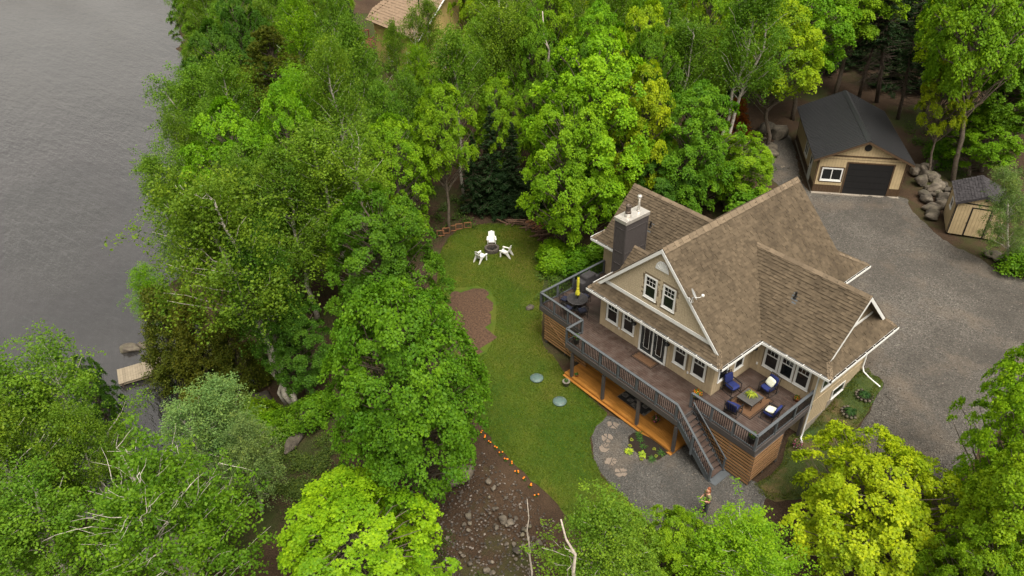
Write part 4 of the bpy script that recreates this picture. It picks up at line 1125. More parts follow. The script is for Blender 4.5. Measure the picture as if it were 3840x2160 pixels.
def mk_birch(seed, H_=11, R_=2.5, z0=2.6, nbr=58, bark='birch', ls=.105, strands=11, per=52, bare=0, fork=1, tr=.15):
    global rg
    rg = np.random.default_rng(seed); t = MB(); C = []; Nn = []; Tn = []
    stems = []
    for f in range(fork):
        an = rg.random() * 6.28; off = (0 if fork == 1 else R_ * .38)
        top = (off * math.cos(an + f * 3.1) + rg.normal(0, .25), off * math.sin(an + f * 3.1) + rg.normal(0, .25), H_ * .93 * (1 - .07 * f))
        tp = wig((0, 0, -.3), top, 8, .13)
        t.tube(tp, [tr * (1 - .86 * i / 8) + .014 for i in range(9)], 7); stems.append(tp)
    for b in range(nbr):
        tp = stems[b % fork]; f = .12 + .88 * rg.random() ** .8; zt = z0 + f * (H_ - z0)
        pr = R_ * (math.sin(min(1, (f * 1.02) ** .75) * math.pi * .93 + .12)) ** .8 if f < .98 else .3
        an = rg.random() * 6.283; rho = pr * (1 - .6 * rg.random() ** 2.2) * (1 + .15 * math.sin(3 * an + seed))
        k = min(7.9, max(1, ((zt - .9 * rho) / (H_ * .93)) * 8)); i = int(k); b0 = np.array(tp[i]) + (np.array(tp[i + 1]) - np.array(tp[i])) * (k - i)
        e = np.array((b0[0] + rho * math.cos(an), b0[1] + rho * math.sin(an), zt))
        P_ = wig(b0, e, 5, .055); t.tube(P_, [.007 + .017 * (1 - j / 5) ** 1.4 * (.6 + rho * .35) for j in range(6)], 5, False)
        if bare and rg.random() < bare:
            for j in range(3):
                q0 = np.array(P_[3 + (j % 3)]); q1 = q0 + rg.normal(0, .5, 3) + (e - b0) * .25; t.tube(wig(q0, q1, 3, .04), [.016, .012, .008, .004], 4, False)
            if rg.random() < .6: continue
        bt = rg.normal(.48, .13)
        for s in range(strands):
            q0 = np.array(P_[rg.integers(2, 6)]) + rg.normal(0, .28, 3); ln = rg.uniform(.45, 1.15)
            d = np.array((math.cos(an), math.sin(an), 0)) * rg.uniform(.1, .7) + rg.normal(0, .4, 3); d[2] -= rg.uniform(-.25, .7); d = d / np.linalg.norm(d)
            u = rg.random(per); q = q0 + d * (u * ln)[:, None] + rg.normal(0, .12, (per, 3)); q[:, 2] -= .25 * u * u * ln
            C.append(q); Nn.append(rg.normal(0, .75, (per, 3)) + np.array((0, 0, .8))); Tn.append(bt + rg.normal(0, .06) + rg.normal(0, .16, per))
    C = np.vstack(C); Nn = np.vstack(Nn); n = len(C); L = rg.uniform(.5, 1.35, n) * ls
    return proto('birch', t, leaf_quads(C, Nn, L, L * .72), np.clip(np.concatenate(Tn), 0, 1), bark, 'leaf', H_, R_)

def mk_spruce(seed, H_=10, R_=1.7, sparse=0):
    global rg
    rg = np.random.default_rng(seed); t = MB(); C = []; Nn = []; A = []
    t.tube(wig((0, 0, -.3), (0, 0, H_), 5, .04), [.16, .14, .11, .08, .05, .015], 7)
    z = .5 if not sparse else 1.5
    while z < H_ - .1:
        f = (z - .5) / (H_ - .5); ln0 = R_ * (1 - f) ** .8 + .08
        for k in range(rg.integers(6, 9)):
            an = rg.random() * 6.283; ln = ln0 * rg.uniform(.7, 1.12); d = np.array((math.cos(an), math.sin(an), -.22 + .35 * f))
            zz = z + rg.uniform(-.15, .15); t.tube([(0, 0, zz), tuple(np.array((0, 0, zz)) + d * ln)], [.02, .006], 4, False)
            if sparse and (f < .35 or rg.random() < .45): continue
            n = int(70 * ln) + 6; u = rg.random(n) ** .8; side = rg.normal(0, .16, n) * (1.1 - u * .6) * min(1, ln)
            pr = np.array((-math.sin(an), math.cos(an), 0)); q = np.array((0, 0, zz)) + d * (u * ln)[:, None] + pr * side[:, None]
            q[:, 2] -= .12 * np.abs(side) * 2 + rg.random(n) * .12 - .02; C.append(q); Nn.append(np.array((0, 0, 1)) + rg.normal(0, .45, (n, 3)))
        z += .30
    C = np.vstack(C); Nn = np.vstack(Nn); n = len(C)
    return proto('spruce', t, leaf_quads(C, Nn, rg.uniform(.14, .26, n), rg.uniform(.05, .085, n)), np.clip(rg.normal(.5, .22, n), 0, 1), 'darkbark', 'needle', H_, R_)

def mk_cedar(seed, H_=6.5, R_=1.5):
    global rg
    rg = np.random.default_rng(seed); t = MB(); C = []; Nn = []
    t.tube(wig((0, 0, -.3), (.1, 0, H_ * .9), 5, .08), [.13, .11, .09, .07, .05, .02], 7)
    for k in range(330):
        f = rg.random() ** 1.15; an = rg.random() * 6.283
        rho = R_ * (1 - f) ** .62 * (1 + .2 * math.sin(4 * an + seed + 5 * f)) * (1 - .4 * rg.random() ** 2)
        c = np.array((rho * math.cos(an), rho * math.sin(an), .35 + f * (H_ - .35))); n = 75
        d = np.array((math.cos(an), math.sin(an), rg.uniform(.1, .9))); d /= np.linalg.norm(d); u = rg.uniform(-.1, .5, n)
        if k % 4 == 0: t.tube([(0, 0, max(.2, c[2] - .5)), tuple(c)], [.02, .008], 4, False)
        q = c + d * u[:, None] + rg.normal(0, .11, (n, 3)); q[:, 2] -= .12 * u
        C.append(q); Nn.append(rg.normal(0, .7, (n, 3)) + d * .6 + np.array((0, 0, .35)))
    C = np.vstack(C); Nn = np.vstack(Nn); n = len(C)
    return proto('cedar', t, leaf_quads(C, Nn, rg.uniform(.09, .17, n), rg.uniform(.05, .08, n)), np.clip(rg.normal(.5, .25, n), 0, 1), 'darkbark', 'needle', H_, R_)

def mk_pine(seed, H_=12, R_=2.8):
    global rg
    rg = np.random.default_rng(seed); t = MB(); C = []; Nn = []; D_ = []
    tp = wig((0, 0, -.3), (.3, .2, H_ * .95), 7, .12); t.tube(tp, [.2 * (1 - .85 * i / 7) + .02 for i in range(8)], 8)
    V = []
    for k in range(115):
        f = rg.random(); an = rg.random() * 6.283; rho = R_ * (1 - f ** 2.2) ** .6 * (1 - .6 * rg.random() ** 2); zt = 2.5 + f * (H_ - 2.5)
        i = min(6, int(max(.5, (zt - .3 * rho) / (H_ * .95) * 7))); c = np.array((rho * math.cos(an), rho * math.sin(an), zt))
        t.tube(wig(tp[i], c, 4, .1), [.04, .03, .022, .015, .01], 5, False)
        for s in range(9):
            q0 = c + rg.normal(0, .3, 3) * (1, 1, .6); n = 36; d = rg.normal(0, 1, (n, 3)); d[:, 2] = np.abs(d[:, 2]) * .8 + .15; d = unitv(d)
            ln = rg.uniform(.16, .26, n); cc = q0 + d * (ln * .5)[:, None]; side = unitv(np.cross(d, rg.normal(0, 1, (n, 3)))) * .02
            v = np.empty((n, 4, 3)); v[:, 0] = q0 - side; v[:, 1] = q0 + side; v[:, 2] = q0 + d * ln[:, None] + side * .6; v[:, 3] = q0 + d * ln[:, None] - side * .6; V.append(v.reshape(-1, 3))
    V = np.vstack(V)
    return proto('pine', t, V, np.clip(rg.normal(.5, .25, len(V) // 4), 0, 1), 'darkbark', 'needle', H_, R_)

def mk_snag(seed, H_=10):
    global rg
    rg = np.random.default_rng(seed); t = MB(); tp = wig((0, 0, -.3), (rg.normal(0, .4), rg.normal(0, .4), H_), 9, .16); t.tube(tp, [.19 * (1 - .9 * i / 9) + .02 for i in range(10)], 7)
    for k in range(9):
        i = rg.integers(3, 9); q0 = np.array(tp[i]); an = rg.random() * 6.283; ln = rg.uniform(.5, 2.2) * (1 - i / 14); q1 = q0 + np.array((math.cos(an) * ln * .7, math.sin(an) * ln * .7, ln))
        P_ = wig(q0, q1, 4, .09); t.tube(P_, [.055 * (1 - i / 14), .045 * (1 - i / 14), .035 * (1 - i / 14), .02, .008], 5, False)
        for s in range(2): t.tube(wig(P_[2], np.array(P_[2]) + rg.normal(0, .35, 3) + (0, 0, .2), 3, .05), [.02, .014, .009, .004], 4, False)
    return proto('snag', t, None, None, 'deadwood', 'leaf', H_, 1.3)

PR = {
    'maple': [mk_maple(1, 10, 3.4), mk_maple(2, 10, 3.3, 1.5, 220), mk_maple(3, 10, 3.2, 2.4, 190), mk_maple(4, 10, 3.4, 2.9, 180)],
    'tall': [mk_maple(5, 10, 3.0, 4.6, 150, 360, .14, .17), mk_maple(6, 10, 3.0, 4.2, 150, 360, .14, .15)],
    'spread': [mk_maple(7, 8, 4.3, 2.0, 250, 330, .15, .2, ed_=1.3)],
    'hero': [mk_maple(9, 10, 3.2, 2.5, 330, 330, .125)],
    'birch': [mk_birch(21), mk_birch(22, 11, 2.6, 3.0, 54), mk_birch(23, 11, 2.4, 2.2, 60, fork=2), mk_birch(24, 11, 2.7, 3.4, 50)],
    'birchbare': [mk_birch(26, 11, 2.3, 5.2, 46, fork=2, tr=.125), mk_birch(27, 11, 2.2, 5.6, 44, fork=1, tr=.125)],
    'birchwide': [mk_birch(31, 9, 3.6, 2.0, 105, 'birch', .13, 9, 46, .3, 3, .2)],
    'spruce': [mk_spruce(41), mk_spruce(42, 10, 1.9)], 'sparse': [mk_spruce(43, 12, 1.9, 1)],
    'cedar': [mk_cedar(51)], 'pine': [mk_pine(61)], 'snag': [mk_snag(71), mk_snag(72)],
    'shrub': [mk_maple(81, 1.6, .95, .12, 26, 330, .12, .03), mk_maple(82, 1.4, .8, .1, 22, 330, .10, .025)],
}
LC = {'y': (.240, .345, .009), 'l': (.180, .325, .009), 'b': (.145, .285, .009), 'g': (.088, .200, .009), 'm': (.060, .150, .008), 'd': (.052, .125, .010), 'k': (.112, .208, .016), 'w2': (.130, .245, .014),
      's': (.15, .24, .068), 'o': (.095, .110, .012), 'n': (.020, .043, .014), 'r': (.24, .075, .012), 'w': (.5, .5, .5)}
NAME = {'spread': 'maple_tree', 'tall': 'maple_tree', 'maple': 'maple_tree', 'hero': 'maple_tree', 'birch': 'birch_tree', 'birchbare': 'birch_tree', 'birchwide': 'birch_tree', 'spruce': 'spruce_tree', 'sparse': 'spruce_tree', 'cedar': 'cedar_tree', 'pine': 'pine_tree', 'snag': 'dead_tree', 'shrub': 'leafy_shrub'}
CAT = {'snag': 'dead tree', 'shrub': 'shrub'}
def tree(kind, u, v, z, h, r, lu, lv, col, label, group=None, rot=None, var=None):
    P_ = PR[kind]; p = P_[var if var is not None else rnd.randrange(len(P_))]
    o = bpy.data.objects.new(NAME[kind], None); COL.objects.link(o); o.empty_display_size = .3
    tag(o, label, CAT.get(kind, 'tree'), group)
    ax = Vector((lu, lv, h)); q = Vector((0, 0, 1)).rotation_difference(ax.normalized())
    rz = rnd.random() * 6.283 if rot is None else rot
    o.rotation_mode = 'QUATERNION'; o.rotation_quaternion = q @ Matrix.Rotation(rz, 3, 'Z').to_quaternion()
    o.location = (u, v, z); s = ax.length / p.H; k = max(.75 * s, min(1.5 * s, r / p.R)); k = r / p.R
    o.scale = (k, k, s)
    t = bpy.data.objects.new('trunk', p.tm); put(t, o)
    if p.cm:
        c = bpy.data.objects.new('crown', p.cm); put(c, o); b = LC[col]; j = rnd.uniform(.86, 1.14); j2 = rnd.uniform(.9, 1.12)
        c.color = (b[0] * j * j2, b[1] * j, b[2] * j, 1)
    return o
LAB=[]
GRP=['woods behind the cottage, maple trees', 'lakeside woods, maple trees', 'lakeside woods, birch trees', 'woods behind the cottage, birch trees', 'woods around the garage, maple trees', 'woods behind the cottage, spruce trees', 'woods around the garage, spruce trees']
TREES=[
('maple',2.1,-14.2,-3.2,13.3,3.1,0.0,0.0,'g','big dense round maple at the lawn edge beside the grey boulder',None),
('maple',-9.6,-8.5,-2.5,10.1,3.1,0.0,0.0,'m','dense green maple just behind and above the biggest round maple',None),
('tall',-17.4,1.7,-2.5,11.4,2.0,0.0,0.0,'b','bright green maple over the wooden bed frames left of the fire pit',None),
('maple',-9.5,6.2,-2.5,12.0,2.9,0.0,0.0,'b','bright green maple in front of the chimney, beside the brush pile',None),
('maple',-10.4,9.7,-2.1,14.3,4.0,0.0,0.0,'l','tall yellow-green maple rising behind the bright one left of the chimney',None),
('maple',-8.0,11.6,-1.3,11.7,2.4,0.0,0.0,'y','yellow-green maple right behind the cottage side wing ridge',None),
('maple',-5.2,14.1,-0.6,9.9,2.7,0.0,0.0,'g','green maple in front of the forked white birch behind the cottage',None),
('maple',-3.8,17.5,-0.6,5.9,2.5,0.0,0.0,'b','low bushy light green maple left of the garage lane boulders',None),
('maple',-6.0,12.0,-0.6,5.8,2.3,0.0,0.0,'d','dark green low maple directly behind the cottage roof ridge',None),
('birchbare',-8.3,21.7,-0.6,14.8,2.9,0.0,0.0,'k','forked white-trunked birch standing tall left of the garage',None),
('birchbare',-11.5,19.2,-0.6,12.1,2.6,0.0,0.0,'k','slim birch with single pale trunk behind the cottage',None),
('snag',-17.6,12.8,-1.1,12.8,1.2,-0.6,-0.7,'w','bare bleached dead trunk with short forks above the trees',None),
('snag',-25.8,18.2,-0.7,6.7,1.1,-0.6,-0.7,'w','thin bare curved dead stem left of the yellow-green maple',None),
('cedar',-11.1,27.6,-0.6,3.7,1.1,0.0,0.0,'r','rust-brown dying conifer left of the garage boulders',None),
('tall',-8.1,28.1,-0.6,12.0,3.3,-0.5,-0.6,'y','yellow-green maple left of the garage with long bare leaning trunk',None),
('tall',-10.1,34.9,-0.4,11.8,3.5,-0.1,-0.1,'b','bright maple overhanging the back left corner of the garage roof',None),
('tall',-10.4,42.4,-0.1,12.6,3.4,0.0,0.0,'b','tall leafy maple at the top edge behind the garage',None),
('sparse',-7.0,44.0,-0.2,14.6,2.4,-1.3,-1.6,'n','thin half-bare spruce with dead twigs behind the garage ridge',None),
('sparse',-3.8,41.9,-0.4,13.0,2.0,-0.7,-0.8,'n','second half-bare spruce, right of the first behind the garage',None),
('tall',4.8,34.0,-0.6,17.0,3.3,-2.0,-2.3,'b','leaning thick-trunked maple rooted in the boulder heap between garage and shed',None),
('tall',3.2,33.3,-0.6,9.4,1.7,-0.7,-0.8,'y','slim yellow-leaved sapling beside the garage boulder heap',None),
('tall',5.5,37.4,-0.5,9.8,3.4,0.0,0.0,'g','green maple crowding the right edge above the shed',None),
('maple',5.2,35.9,-0.6,5.8,2.6,0.0,0.0,'b','leafy maple directly behind the shed roof',None),
('birch',12.7,24.7,-0.6,7.1,1.4,-1.6,-1.9,'s','small pale green tree overhanging the front of the shed',None),
('maple',20.1,2.8,-0.9,10.4,2.0,0.0,0.0,'l','tall green maple at the right edge beside the gravel drive',None),
('maple',21.8,-0.5,-1.8,9.6,2.1,0.0,0.0,'l','wide bright maple in the lower right corner',None),
('maple',21.5,-2.8,-2.4,7.3,1.6,0.0,0.0,'b','lower green maple between the lemon maple and the corner one',None),
('spread',17.5,-1.1,-2.5,6.1,3.6,0.0,0.0,'y','wide lemon-yellow maple in front of the drive, nearest the grass strip',None),
('birch',15.0,-7.5,-2.5,5.7,2.4,0.0,0.0,'b','feathery light green tree below the deck stairs',None),
('birch',11.8,-12.2,-2.8,7.1,2.4,0.0,0.0,'k','light green birch around the bleached dead stems at the bottom edge',None),
('snag',12.8,-12.9,-2.9,8.5,0.9,-0.9,-1.1,'w','forked bleached dead stem poking through the bottom birch',None),
('snag',9.9,-13.8,-3.1,7.9,0.4,-0.2,-0.3,'w','thin crooked dead stem left of the bottom birch',None),
('maple',12.7,-8.8,-2.5,4.9,1.4,0.0,0.0,'b','small bright maple between the two feathery bottom trees',None),
('maple',4.1,-18.5,-3.6,6.2,3.4,0.0,0.0,'l','bright lime maple at the bottom edge below the biggest maple',None),
('birchwide',-0.6,-24.0,-3.6,9.0,3.8,0.0,0.0,'w2','wide birch with bare white boughs in the lower left',None),
('birch',-10.2,-26.5,-5.4,11.0,2.9,0.0,0.0,'k','leafy green birch at the left edge in front of the lake',None),
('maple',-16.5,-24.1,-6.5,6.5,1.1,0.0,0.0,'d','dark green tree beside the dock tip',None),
('birch',-3.3,-28.9,-3.6,7.9,2.8,0.0,0.0,'k','green birch filling the bottom left corner',None),
('birch',-6.2,-20.7,-4.3,7.3,2.2,0.0,0.0,'s','silvery willow-like birch below the dock',None),
('birch',-3.4,-20.1,-3.7,5.9,1.7,0.0,0.0,'s','smaller silvery birch right of the willow-like one',None),
('cedar',-17.8,-19.2,-6.0,7.6,1.6,0.0,0.0,'o','olive cedar overhanging the dock',None),
('cedar',-15.6,-18.1,-5.9,7.7,1.5,0.0,0.0,'o','olive cedar second from the dock',None),
('cedar',-14.4,-16.5,-5.6,6.1,1.4,0.0,0.0,'o','olive cedar third from the dock, beside the dark gap',None),
('birchbare',-10.0,-15.1,-4.5,14.8,3.4,-2.4,-2.9,'k','leaning white birch with long bare trunk reaching over the lake',None),
('birchbare',-10.8,-15.3,-4.7,12.4,2.0,0.6,0.7,'d','white-stemmed birch upright between the leaning birch and the biggest maple',None),
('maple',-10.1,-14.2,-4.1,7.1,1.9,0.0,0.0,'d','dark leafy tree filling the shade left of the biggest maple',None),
('birch',-15.3,-10.6,-3.2,11.9,2.9,0.0,0.0,'k','broad grey-green birch in the middle of the lakeside woods',None),
('birch',-14.3,-8.1,-2.6,12.2,3.1,0.0,0.0,'k','tall fine-leaved birch with drooping twigs left of the bright lawn maple',None),
('birch',-18.2,-11.9,-3.9,11.6,2.6,0.0,0.0,'k','yellowish birch behind the leaning lakeside birch',None),
('birch',-27.2,-14.2,-5.2,10.5,2.4,0.0,0.0,'k','lakeside birch with foliage brushing the water line',None),
('birch',-22.2,-17.9,-5.6,5.8,1.6,-0.8,-1.0,'b','small bright tree hanging lowest over the lake',None),
('birch',-36.2,-8.1,-4.5,12.0,3.0,-0.8,-1.0,'k','birch leaning from the shore above the lake bay',None),
('birch',-30.5,-8.0,-3.7,11.1,2.7,0.0,0.0,'k','rounded lakeside birch next to the olive pines',None),
('pine',-33.8,-3.0,-2.7,12.5,3.2,0.0,0.0,'o','big olive-brown pine among the lakeside birches',None),
('pine',-31.3,-6.1,-3.2,11.2,2.6,0.0,0.0,'o','lower olive pine in front of the big one',None),
('birch',-24.9,-4.7,-2.5,11.8,2.3,0.0,0.0,'b','bright young birch right of the olive pines',None),
('birch',-30.0,3.1,-2.5,10.9,2.6,0.0,0.0,'k','birch directly left of the yellow house deck',None),
('birch',-21.1,-0.2,-2.5,11.0,2.3,0.0,0.0,'k','birch covering the lower left of the yellow house',None),
('birch',-34.4,11.5,-1.5,10.8,2.2,0.0,0.0,'k','thin birch in front of the yellow house roof',None),
('maple',-30.2,9.4,-2.3,7.6,1.8,0.0,0.0,'b','bright round tree in front of the yellow house wall',None),
('birchbare',-21.0,5.8,-2.5,13.8,2.3,0.0,0.0,'k','white-stemmed birch right of the yellow house',None),
('birchbare',-21.7,10.0,-2.1,15.4,2.5,0.0,0.0,'k','tall twin-stemmed birch behind the fire pit at the top edge',None),
('spruce',-33.6,12.8,-1.0,5.6,0.7,0.0,0.0,'n','small dark spruce against the yellow house wall',None),
('spruce',-17.9,6.3,-2.5,8.7,1.6,0.0,0.0,'n','dark spruce behind the fire pit, middle of the row',None),
('spruce',-16.9,7.5,-2.5,7.4,1.4,0.0,0.0,'n','dark spruce behind the fire pit, nearest the brush pile',None),
('spruce',-18.7,5.1,-2.5,6.8,1.4,0.0,0.0,'n','dark spruce behind the fire pit, nearest the bed frames',None),
('cedar',-17.2,6.7,-2.5,3.5,1.2,0.0,0.0,'n','low dark cedar behind the middle white chair',None),
('cedar',-16.0,8.2,-2.5,3.0,1.3,0.0,0.0,'n','low dark cedar above the brush pile',None),
('maple',-18.9,8.0,-2.5,10.2,1.9,0.0,0.0,'b','light maple between the dark spruces and the twin birch',None),
('maple',-67.0,3.0,-5.0,10.9,3.0,0.0,0.0,'g','green tree on the far shore point at the top',None),
('birch',-50.9,-0.1,-4.0,11.9,3.1,0.0,0.0,'k','lakeside birch near the far shore point',None),
('birchbare',-46.3,7.4,-2.3,11.6,2.7,-0.9,-1.1,'k','white-stemmed leaning birch at the top edge above the olive pine',None),
('spruce',-47.8,11.4,-1.4,10.1,2.2,0.0,0.0,'n','dark spruce at the top edge left of the yellow house',None),
('maple',-14.1,18.5,-0.6,12.5,2.6,0.0,0.0,'y','golden-green maple at the top edge left of the slim birch',None),
('maple',-17.6,16.9,-0.6,12.1,2.2,0.0,0.0,'b','light maple at the top edge behind the bleached trunk',None),
('maple',-19.4,11.8,-1.4,13.1,2.1,0.0,0.0,'g','green maple at the top edge right of the twin birch',None),
('tall',-0.0,42.4,-0.4,12.4,3.9,0.0,0.0,'y','yellow-green maple at the top edge right of the half-bare spruces',None),
('tall',4.4,39.3,-0.5,13.2,3.3,0.0,0.0,'b','bright maple in the top right corner',None),
('sparse',-8.4,43.2,-0.2,13.2,2.1,0.0,0.0,'n','half-bare spruce leftmost behind the garage ridge',None),
('spruce',-8.2,48.3,-0.1,10.3,2.6,0.0,0.0,'n','dark full spruce behind the two half-bare ones',None),
('spruce',-5.0,49.6,-0.1,11.3,2.7,0.0,0.0,'n','dark spruce in the shade right of the garage',None),
('spruce',-9.6,55.4,0.2,10.9,3.1,0.0,0.0,'n','dark spruce at the top edge above the garage',None),
('spruce',-13.5,51.2,0.1,11.0,3.1,0.0,0.0,'n','dark spruce at the top edge between maple and garage',None),
('sparse',-2.7,44.3,-0.3,11.5,1.9,0.0,0.0,'n','half-bare spruce nearest the boulder heap',None),
('birch',-34.3,8.8,-2.3,10.5,1.6,0.0,0.0,'k','white-barked sapling birch over the left slope of the yellow house roof',None),
('birch',-31.4,9.3,-2.3,9.3,1.7,0.0,0.0,'b','bright sapling birch at the foot of the yellow house',None),
('birch',-7.0,-28.3,-4.3,10.9,2.5,0.0,0.0,'k','green birch at the left edge, overlapping the leafy one from below',None),
('birch',-7.6,-25.6,-4.8,8.7,1.6,0.0,0.0,'k','rounded green birch between the leafy left one and the wide white-boughed one',None),
('maple',-29.4,30.1,-0.5,9.6,2.1,0.0,0.0,'y','yellow-green broad-leaved tree directly behind the light maple behind the bleached trunk',0),
('tall',-20.4,40.1,-0.1,10.7,2.8,0.0,0.0,'g','green tall tree directly behind the forked white birch left of the garage',0),
('maple',-62.9,12.3,-1.4,11.4,2.7,0.0,0.0,'g','green broad-leaved tree left of the leaning birch above the pine',1),
('maple',-14.8,37.2,-0.2,9.8,2.9,0.0,0.0,'b','bright green broad-leaved tree directly behind the leaning maple left of the garage',0),
('maple',-18.9,31.1,-0.5,13.1,2.6,0.0,0.0,'y','yellow-green broad-leaved tree left of the forked white birch left of the garage',0),
('birch',-42.5,5.3,-2.4,13.4,2.8,0.0,0.0,'k','fine-leaved birch just in front of the leaning birch above the pine',2),
('birch',-31.1,25.9,-0.6,11.8,2.8,0.0,0.0,'k','fine-leaved birch left of the light maple behind the bleached trunk',3),
('maple',-17.4,-2.3,-2.5,10.3,2.4,0.0,0.0,'b','bright green broad-leaved tree just in front of the birch below the yellow house',1),
('birch',-33.0,20.7,-0.5,12.8,2.6,0.0,0.0,'k','fine-leaved birch directly behind the twin-stemmed birch',3),
('birch',-45.7,2.2,-2.7,12.2,2.4,0.0,0.0,'k','fine-leaved birch right of the birch near the far shore point',2),
('maple',-14.2,59.4,0.2,9.8,2.4,0.0,0.0,'b','bright green broad-leaved tree directly behind the half-bare spruce behind the garage ridge',4),
('maple',-42.9,-1.1,-3.2,14.8,2.2,0.0,0.0,'d','deep green broad-leaved tree just in front of the birch near the far shore point',1),
('tall',-10.3,14.7,-0.6,12.2,2.0,0.0,0.0,'g','green tall tree just in front of the golden maple at the top edge',0),
('maple',-20.6,-8.2,-2.9,13.2,2.1,0.0,0.0,'b','bright green broad-leaved tree just in front of the bright young birch by the pines',1),
('birch',-18.9,26.4,-0.6,14.6,2.1,0.0,0.0,'k','fine-leaved birch directly behind the golden maple at the top edge',3),
('maple',-23.2,-11.0,-3.9,13.2,2.9,0.0,0.0,'b','bright green broad-leaved tree just in front of the rounded birch next to the pines',1),
('birch',-35.3,3.8,-2.5,15.5,2.1,0.0,0.0,'k','fine-leaved birch just in front of the dark spruce left of the yellow house',2),
('birch',-58.5,1.4,-4.5,13.6,2.3,0.0,0.0,'k','fine-leaved birch just in front of the tree on the far shore point',2),
('maple',-57.8,15.2,-0.6,9.8,2.2,0.0,0.0,'b','bright green broad-leaved tree directly behind the dark spruce left of the yellow house',1),
('birch',-91.0,9.2,-5.1,10.0,2.2,0.0,0.0,'k','fine-leaved birch directly behind the tree on the far shore point',2),
('birch',-61.1,5.3,-3.6,10.0,2.2,0.0,0.0,'k','fine-leaved birch directly behind the birch near the far shore point',2),
('maple',-23.6,25.7,-0.6,15.0,2.5,0.0,0.0,'b','bright green broad-leaved tree directly behind the light maple behind the bleached trunk',0),
('birch',-22.8,34.2,-0.3,12.5,2.2,0.0,0.0,'k','fine-leaved birch left of the forked white birch left of the garage',3),
('birch',-52.5,5.5,-2.6,12.4,2.4,0.0,0.0,'k','fine-leaved birch left of the leaning birch above the pine',2),
('maple',-35.6,30.8,-0.6,11.0,2.2,0.0,0.0,'y','yellow-green broad-leaved tree left of the light maple behind the bleached trunk',0),
('birch',-27.3,22.4,-0.6,11.1,2.0,0.0,0.0,'k','fine-leaved birch directly behind the bare bleached trunk',3),
('birch',-21.2,-4.0,-2.5,14.8,2.4,0.0,0.0,'k','fine-leaved birch right of the bright young birch by the pines',2),
('birch',-44.4,-7.8,-5.5,9.6,2.1,0.0,0.0,'b','bright green fine-leaved birch directly behind the birch leaning over the bay',2),
('tall',-42.7,35.0,-0.6,10.1,2.0,0.0,0.0,'g','green tall tree directly behind the bare bleached trunk',0),
('maple',-40.4,-4.9,-4.0,13.4,2.7,0.0,0.0,'d','deep green broad-leaved tree directly behind the birch leaning over the bay',1),
('spruce',-37.9,26.5,-0.5,11.2,1.2,0.0,0.0,'n','dark spruce directly behind the twin-stemmed birch',5),
('birch',-21.0,21.2,-0.6,14.7,2.8,0.0,0.0,'k','fine-leaved birch directly behind the light maple behind the bleached trunk',3),
('birch',-30.4,-11.9,-4.9,11.4,1.9,0.0,0.0,'k','fine-leaved birch directly behind the birch brushing the water line',2),
('spruce',-14.4,31.3,-0.5,13.0,1.6,0.0,0.0,'n','dark spruce directly behind the forked white birch left of the garage',5),
('maple',-54.0,11.5,-1.5,10.0,2.5,0.0,0.0,'d','deep green broad-leaved tree directly behind the leaning birch above the pine',1),
('birch',-79.6,6.0,-5.2,13.3,2.1,0.0,0.0,'k','fine-leaved birch left of the birch near the far shore point',2),
('birch',-25.9,-0.1,-2.5,14.5,2.8,0.0,0.0,'k','fine-leaved birch just in front of the birch left of the red deck',2),
('maple',-28.3,14.6,-0.7,9.9,2.4,0.0,0.0,'g','green broad-leaved tree directly behind the twin-stemmed birch',0),
('maple',-38.9,21.0,-0.4,13.0,2.0,0.0,0.0,'y','yellow-green broad-leaved tree directly behind the twin-stemmed birch',0),
('birch',-66.4,8.0,-3.5,12.6,1.9,0.0,0.0,'b','bright green fine-leaved birch right of the tree on the far shore point',2),
('tall',-27.4,35.8,-0.3,11.7,2.5,0.0,0.0,'b','bright green tall tree directly behind the golden maple at the top edge',0),
('maple',-12.3,23.4,-0.6,13.9,2.0,0.0,0.0,'b','bright green broad-leaved tree left of the forked white birch left of the garage',0),
('birch',-23.5,2.9,-2.5,10.1,2.2,0.0,0.0,'k','fine-leaved birch directly behind the birch below the yellow house',2),
('birch',-39.7,1.9,-2.5,13.0,2.6,0.0,0.0,'b','bright green fine-leaved birch just in front of the leaning birch above the pine',2),
('birch',-46.6,-3.5,-4.6,10.3,2.0,0.0,0.0,'k','fine-leaved birch directly behind the birch leaning over the bay',2),
('maple',-22.2,15.9,-0.7,14.1,2.3,0.0,0.0,'b','bright green broad-leaved tree directly behind the bare bleached trunk',0),
('birch',-28.8,-3.4,-2.5,10.4,2.5,0.0,0.0,'b','bright green fine-leaved birch directly behind the bright young birch by the pines',2),
('maple',-25.3,40.8,-0.1,9.8,2.6,0.0,0.0,'g','green broad-leaved tree left of the forked white birch left of the garage',0),
('tall',-14.0,11.4,-1.6,12.2,2.3,0.0,0.0,'g','green tall tree directly behind the tall yellow-green maple left of the chimney',0),
('birch',-26.7,-8.6,-3.4,14.3,2.6,0.0,0.0,'k','fine-leaved birch just in front of the lower olive pine',2),
('maple',-96.4,11.0,-5.0,9.5,2.1,0.0,0.0,'g','green broad-leaved tree directly behind the tree on the far shore point',1),
('tall',-16.7,22.1,-0.6,13.0,2.0,0.0,0.0,'g','green tall tree directly behind the golden maple at the top edge',0),
('birch',-71.2,4.5,-5.0,13.9,2.3,0.0,0.0,'k','fine-leaved birch left of the big olive pine',2),
('spruce',-13.9,46.5,0.1,10.8,1.3,0.0,0.0,'n','dark spruce directly behind the tall maple behind the garage',6),
('birch',-54.5,-2.5,-5.2,9.9,1.9,0.0,0.0,'k','fine-leaved birch left of the lower olive pine',2),
('birch',-22.6,44.5,0.1,11.5,1.9,0.0,0.0,'k','fine-leaved birch directly behind the forked white birch left of the garage',3),
('maple',5.1,43.6,-0.5,10.0,2.6,0.0,0.0,'b','bright green broad-leaved tree directly behind the bright maple in the top right corner',4),
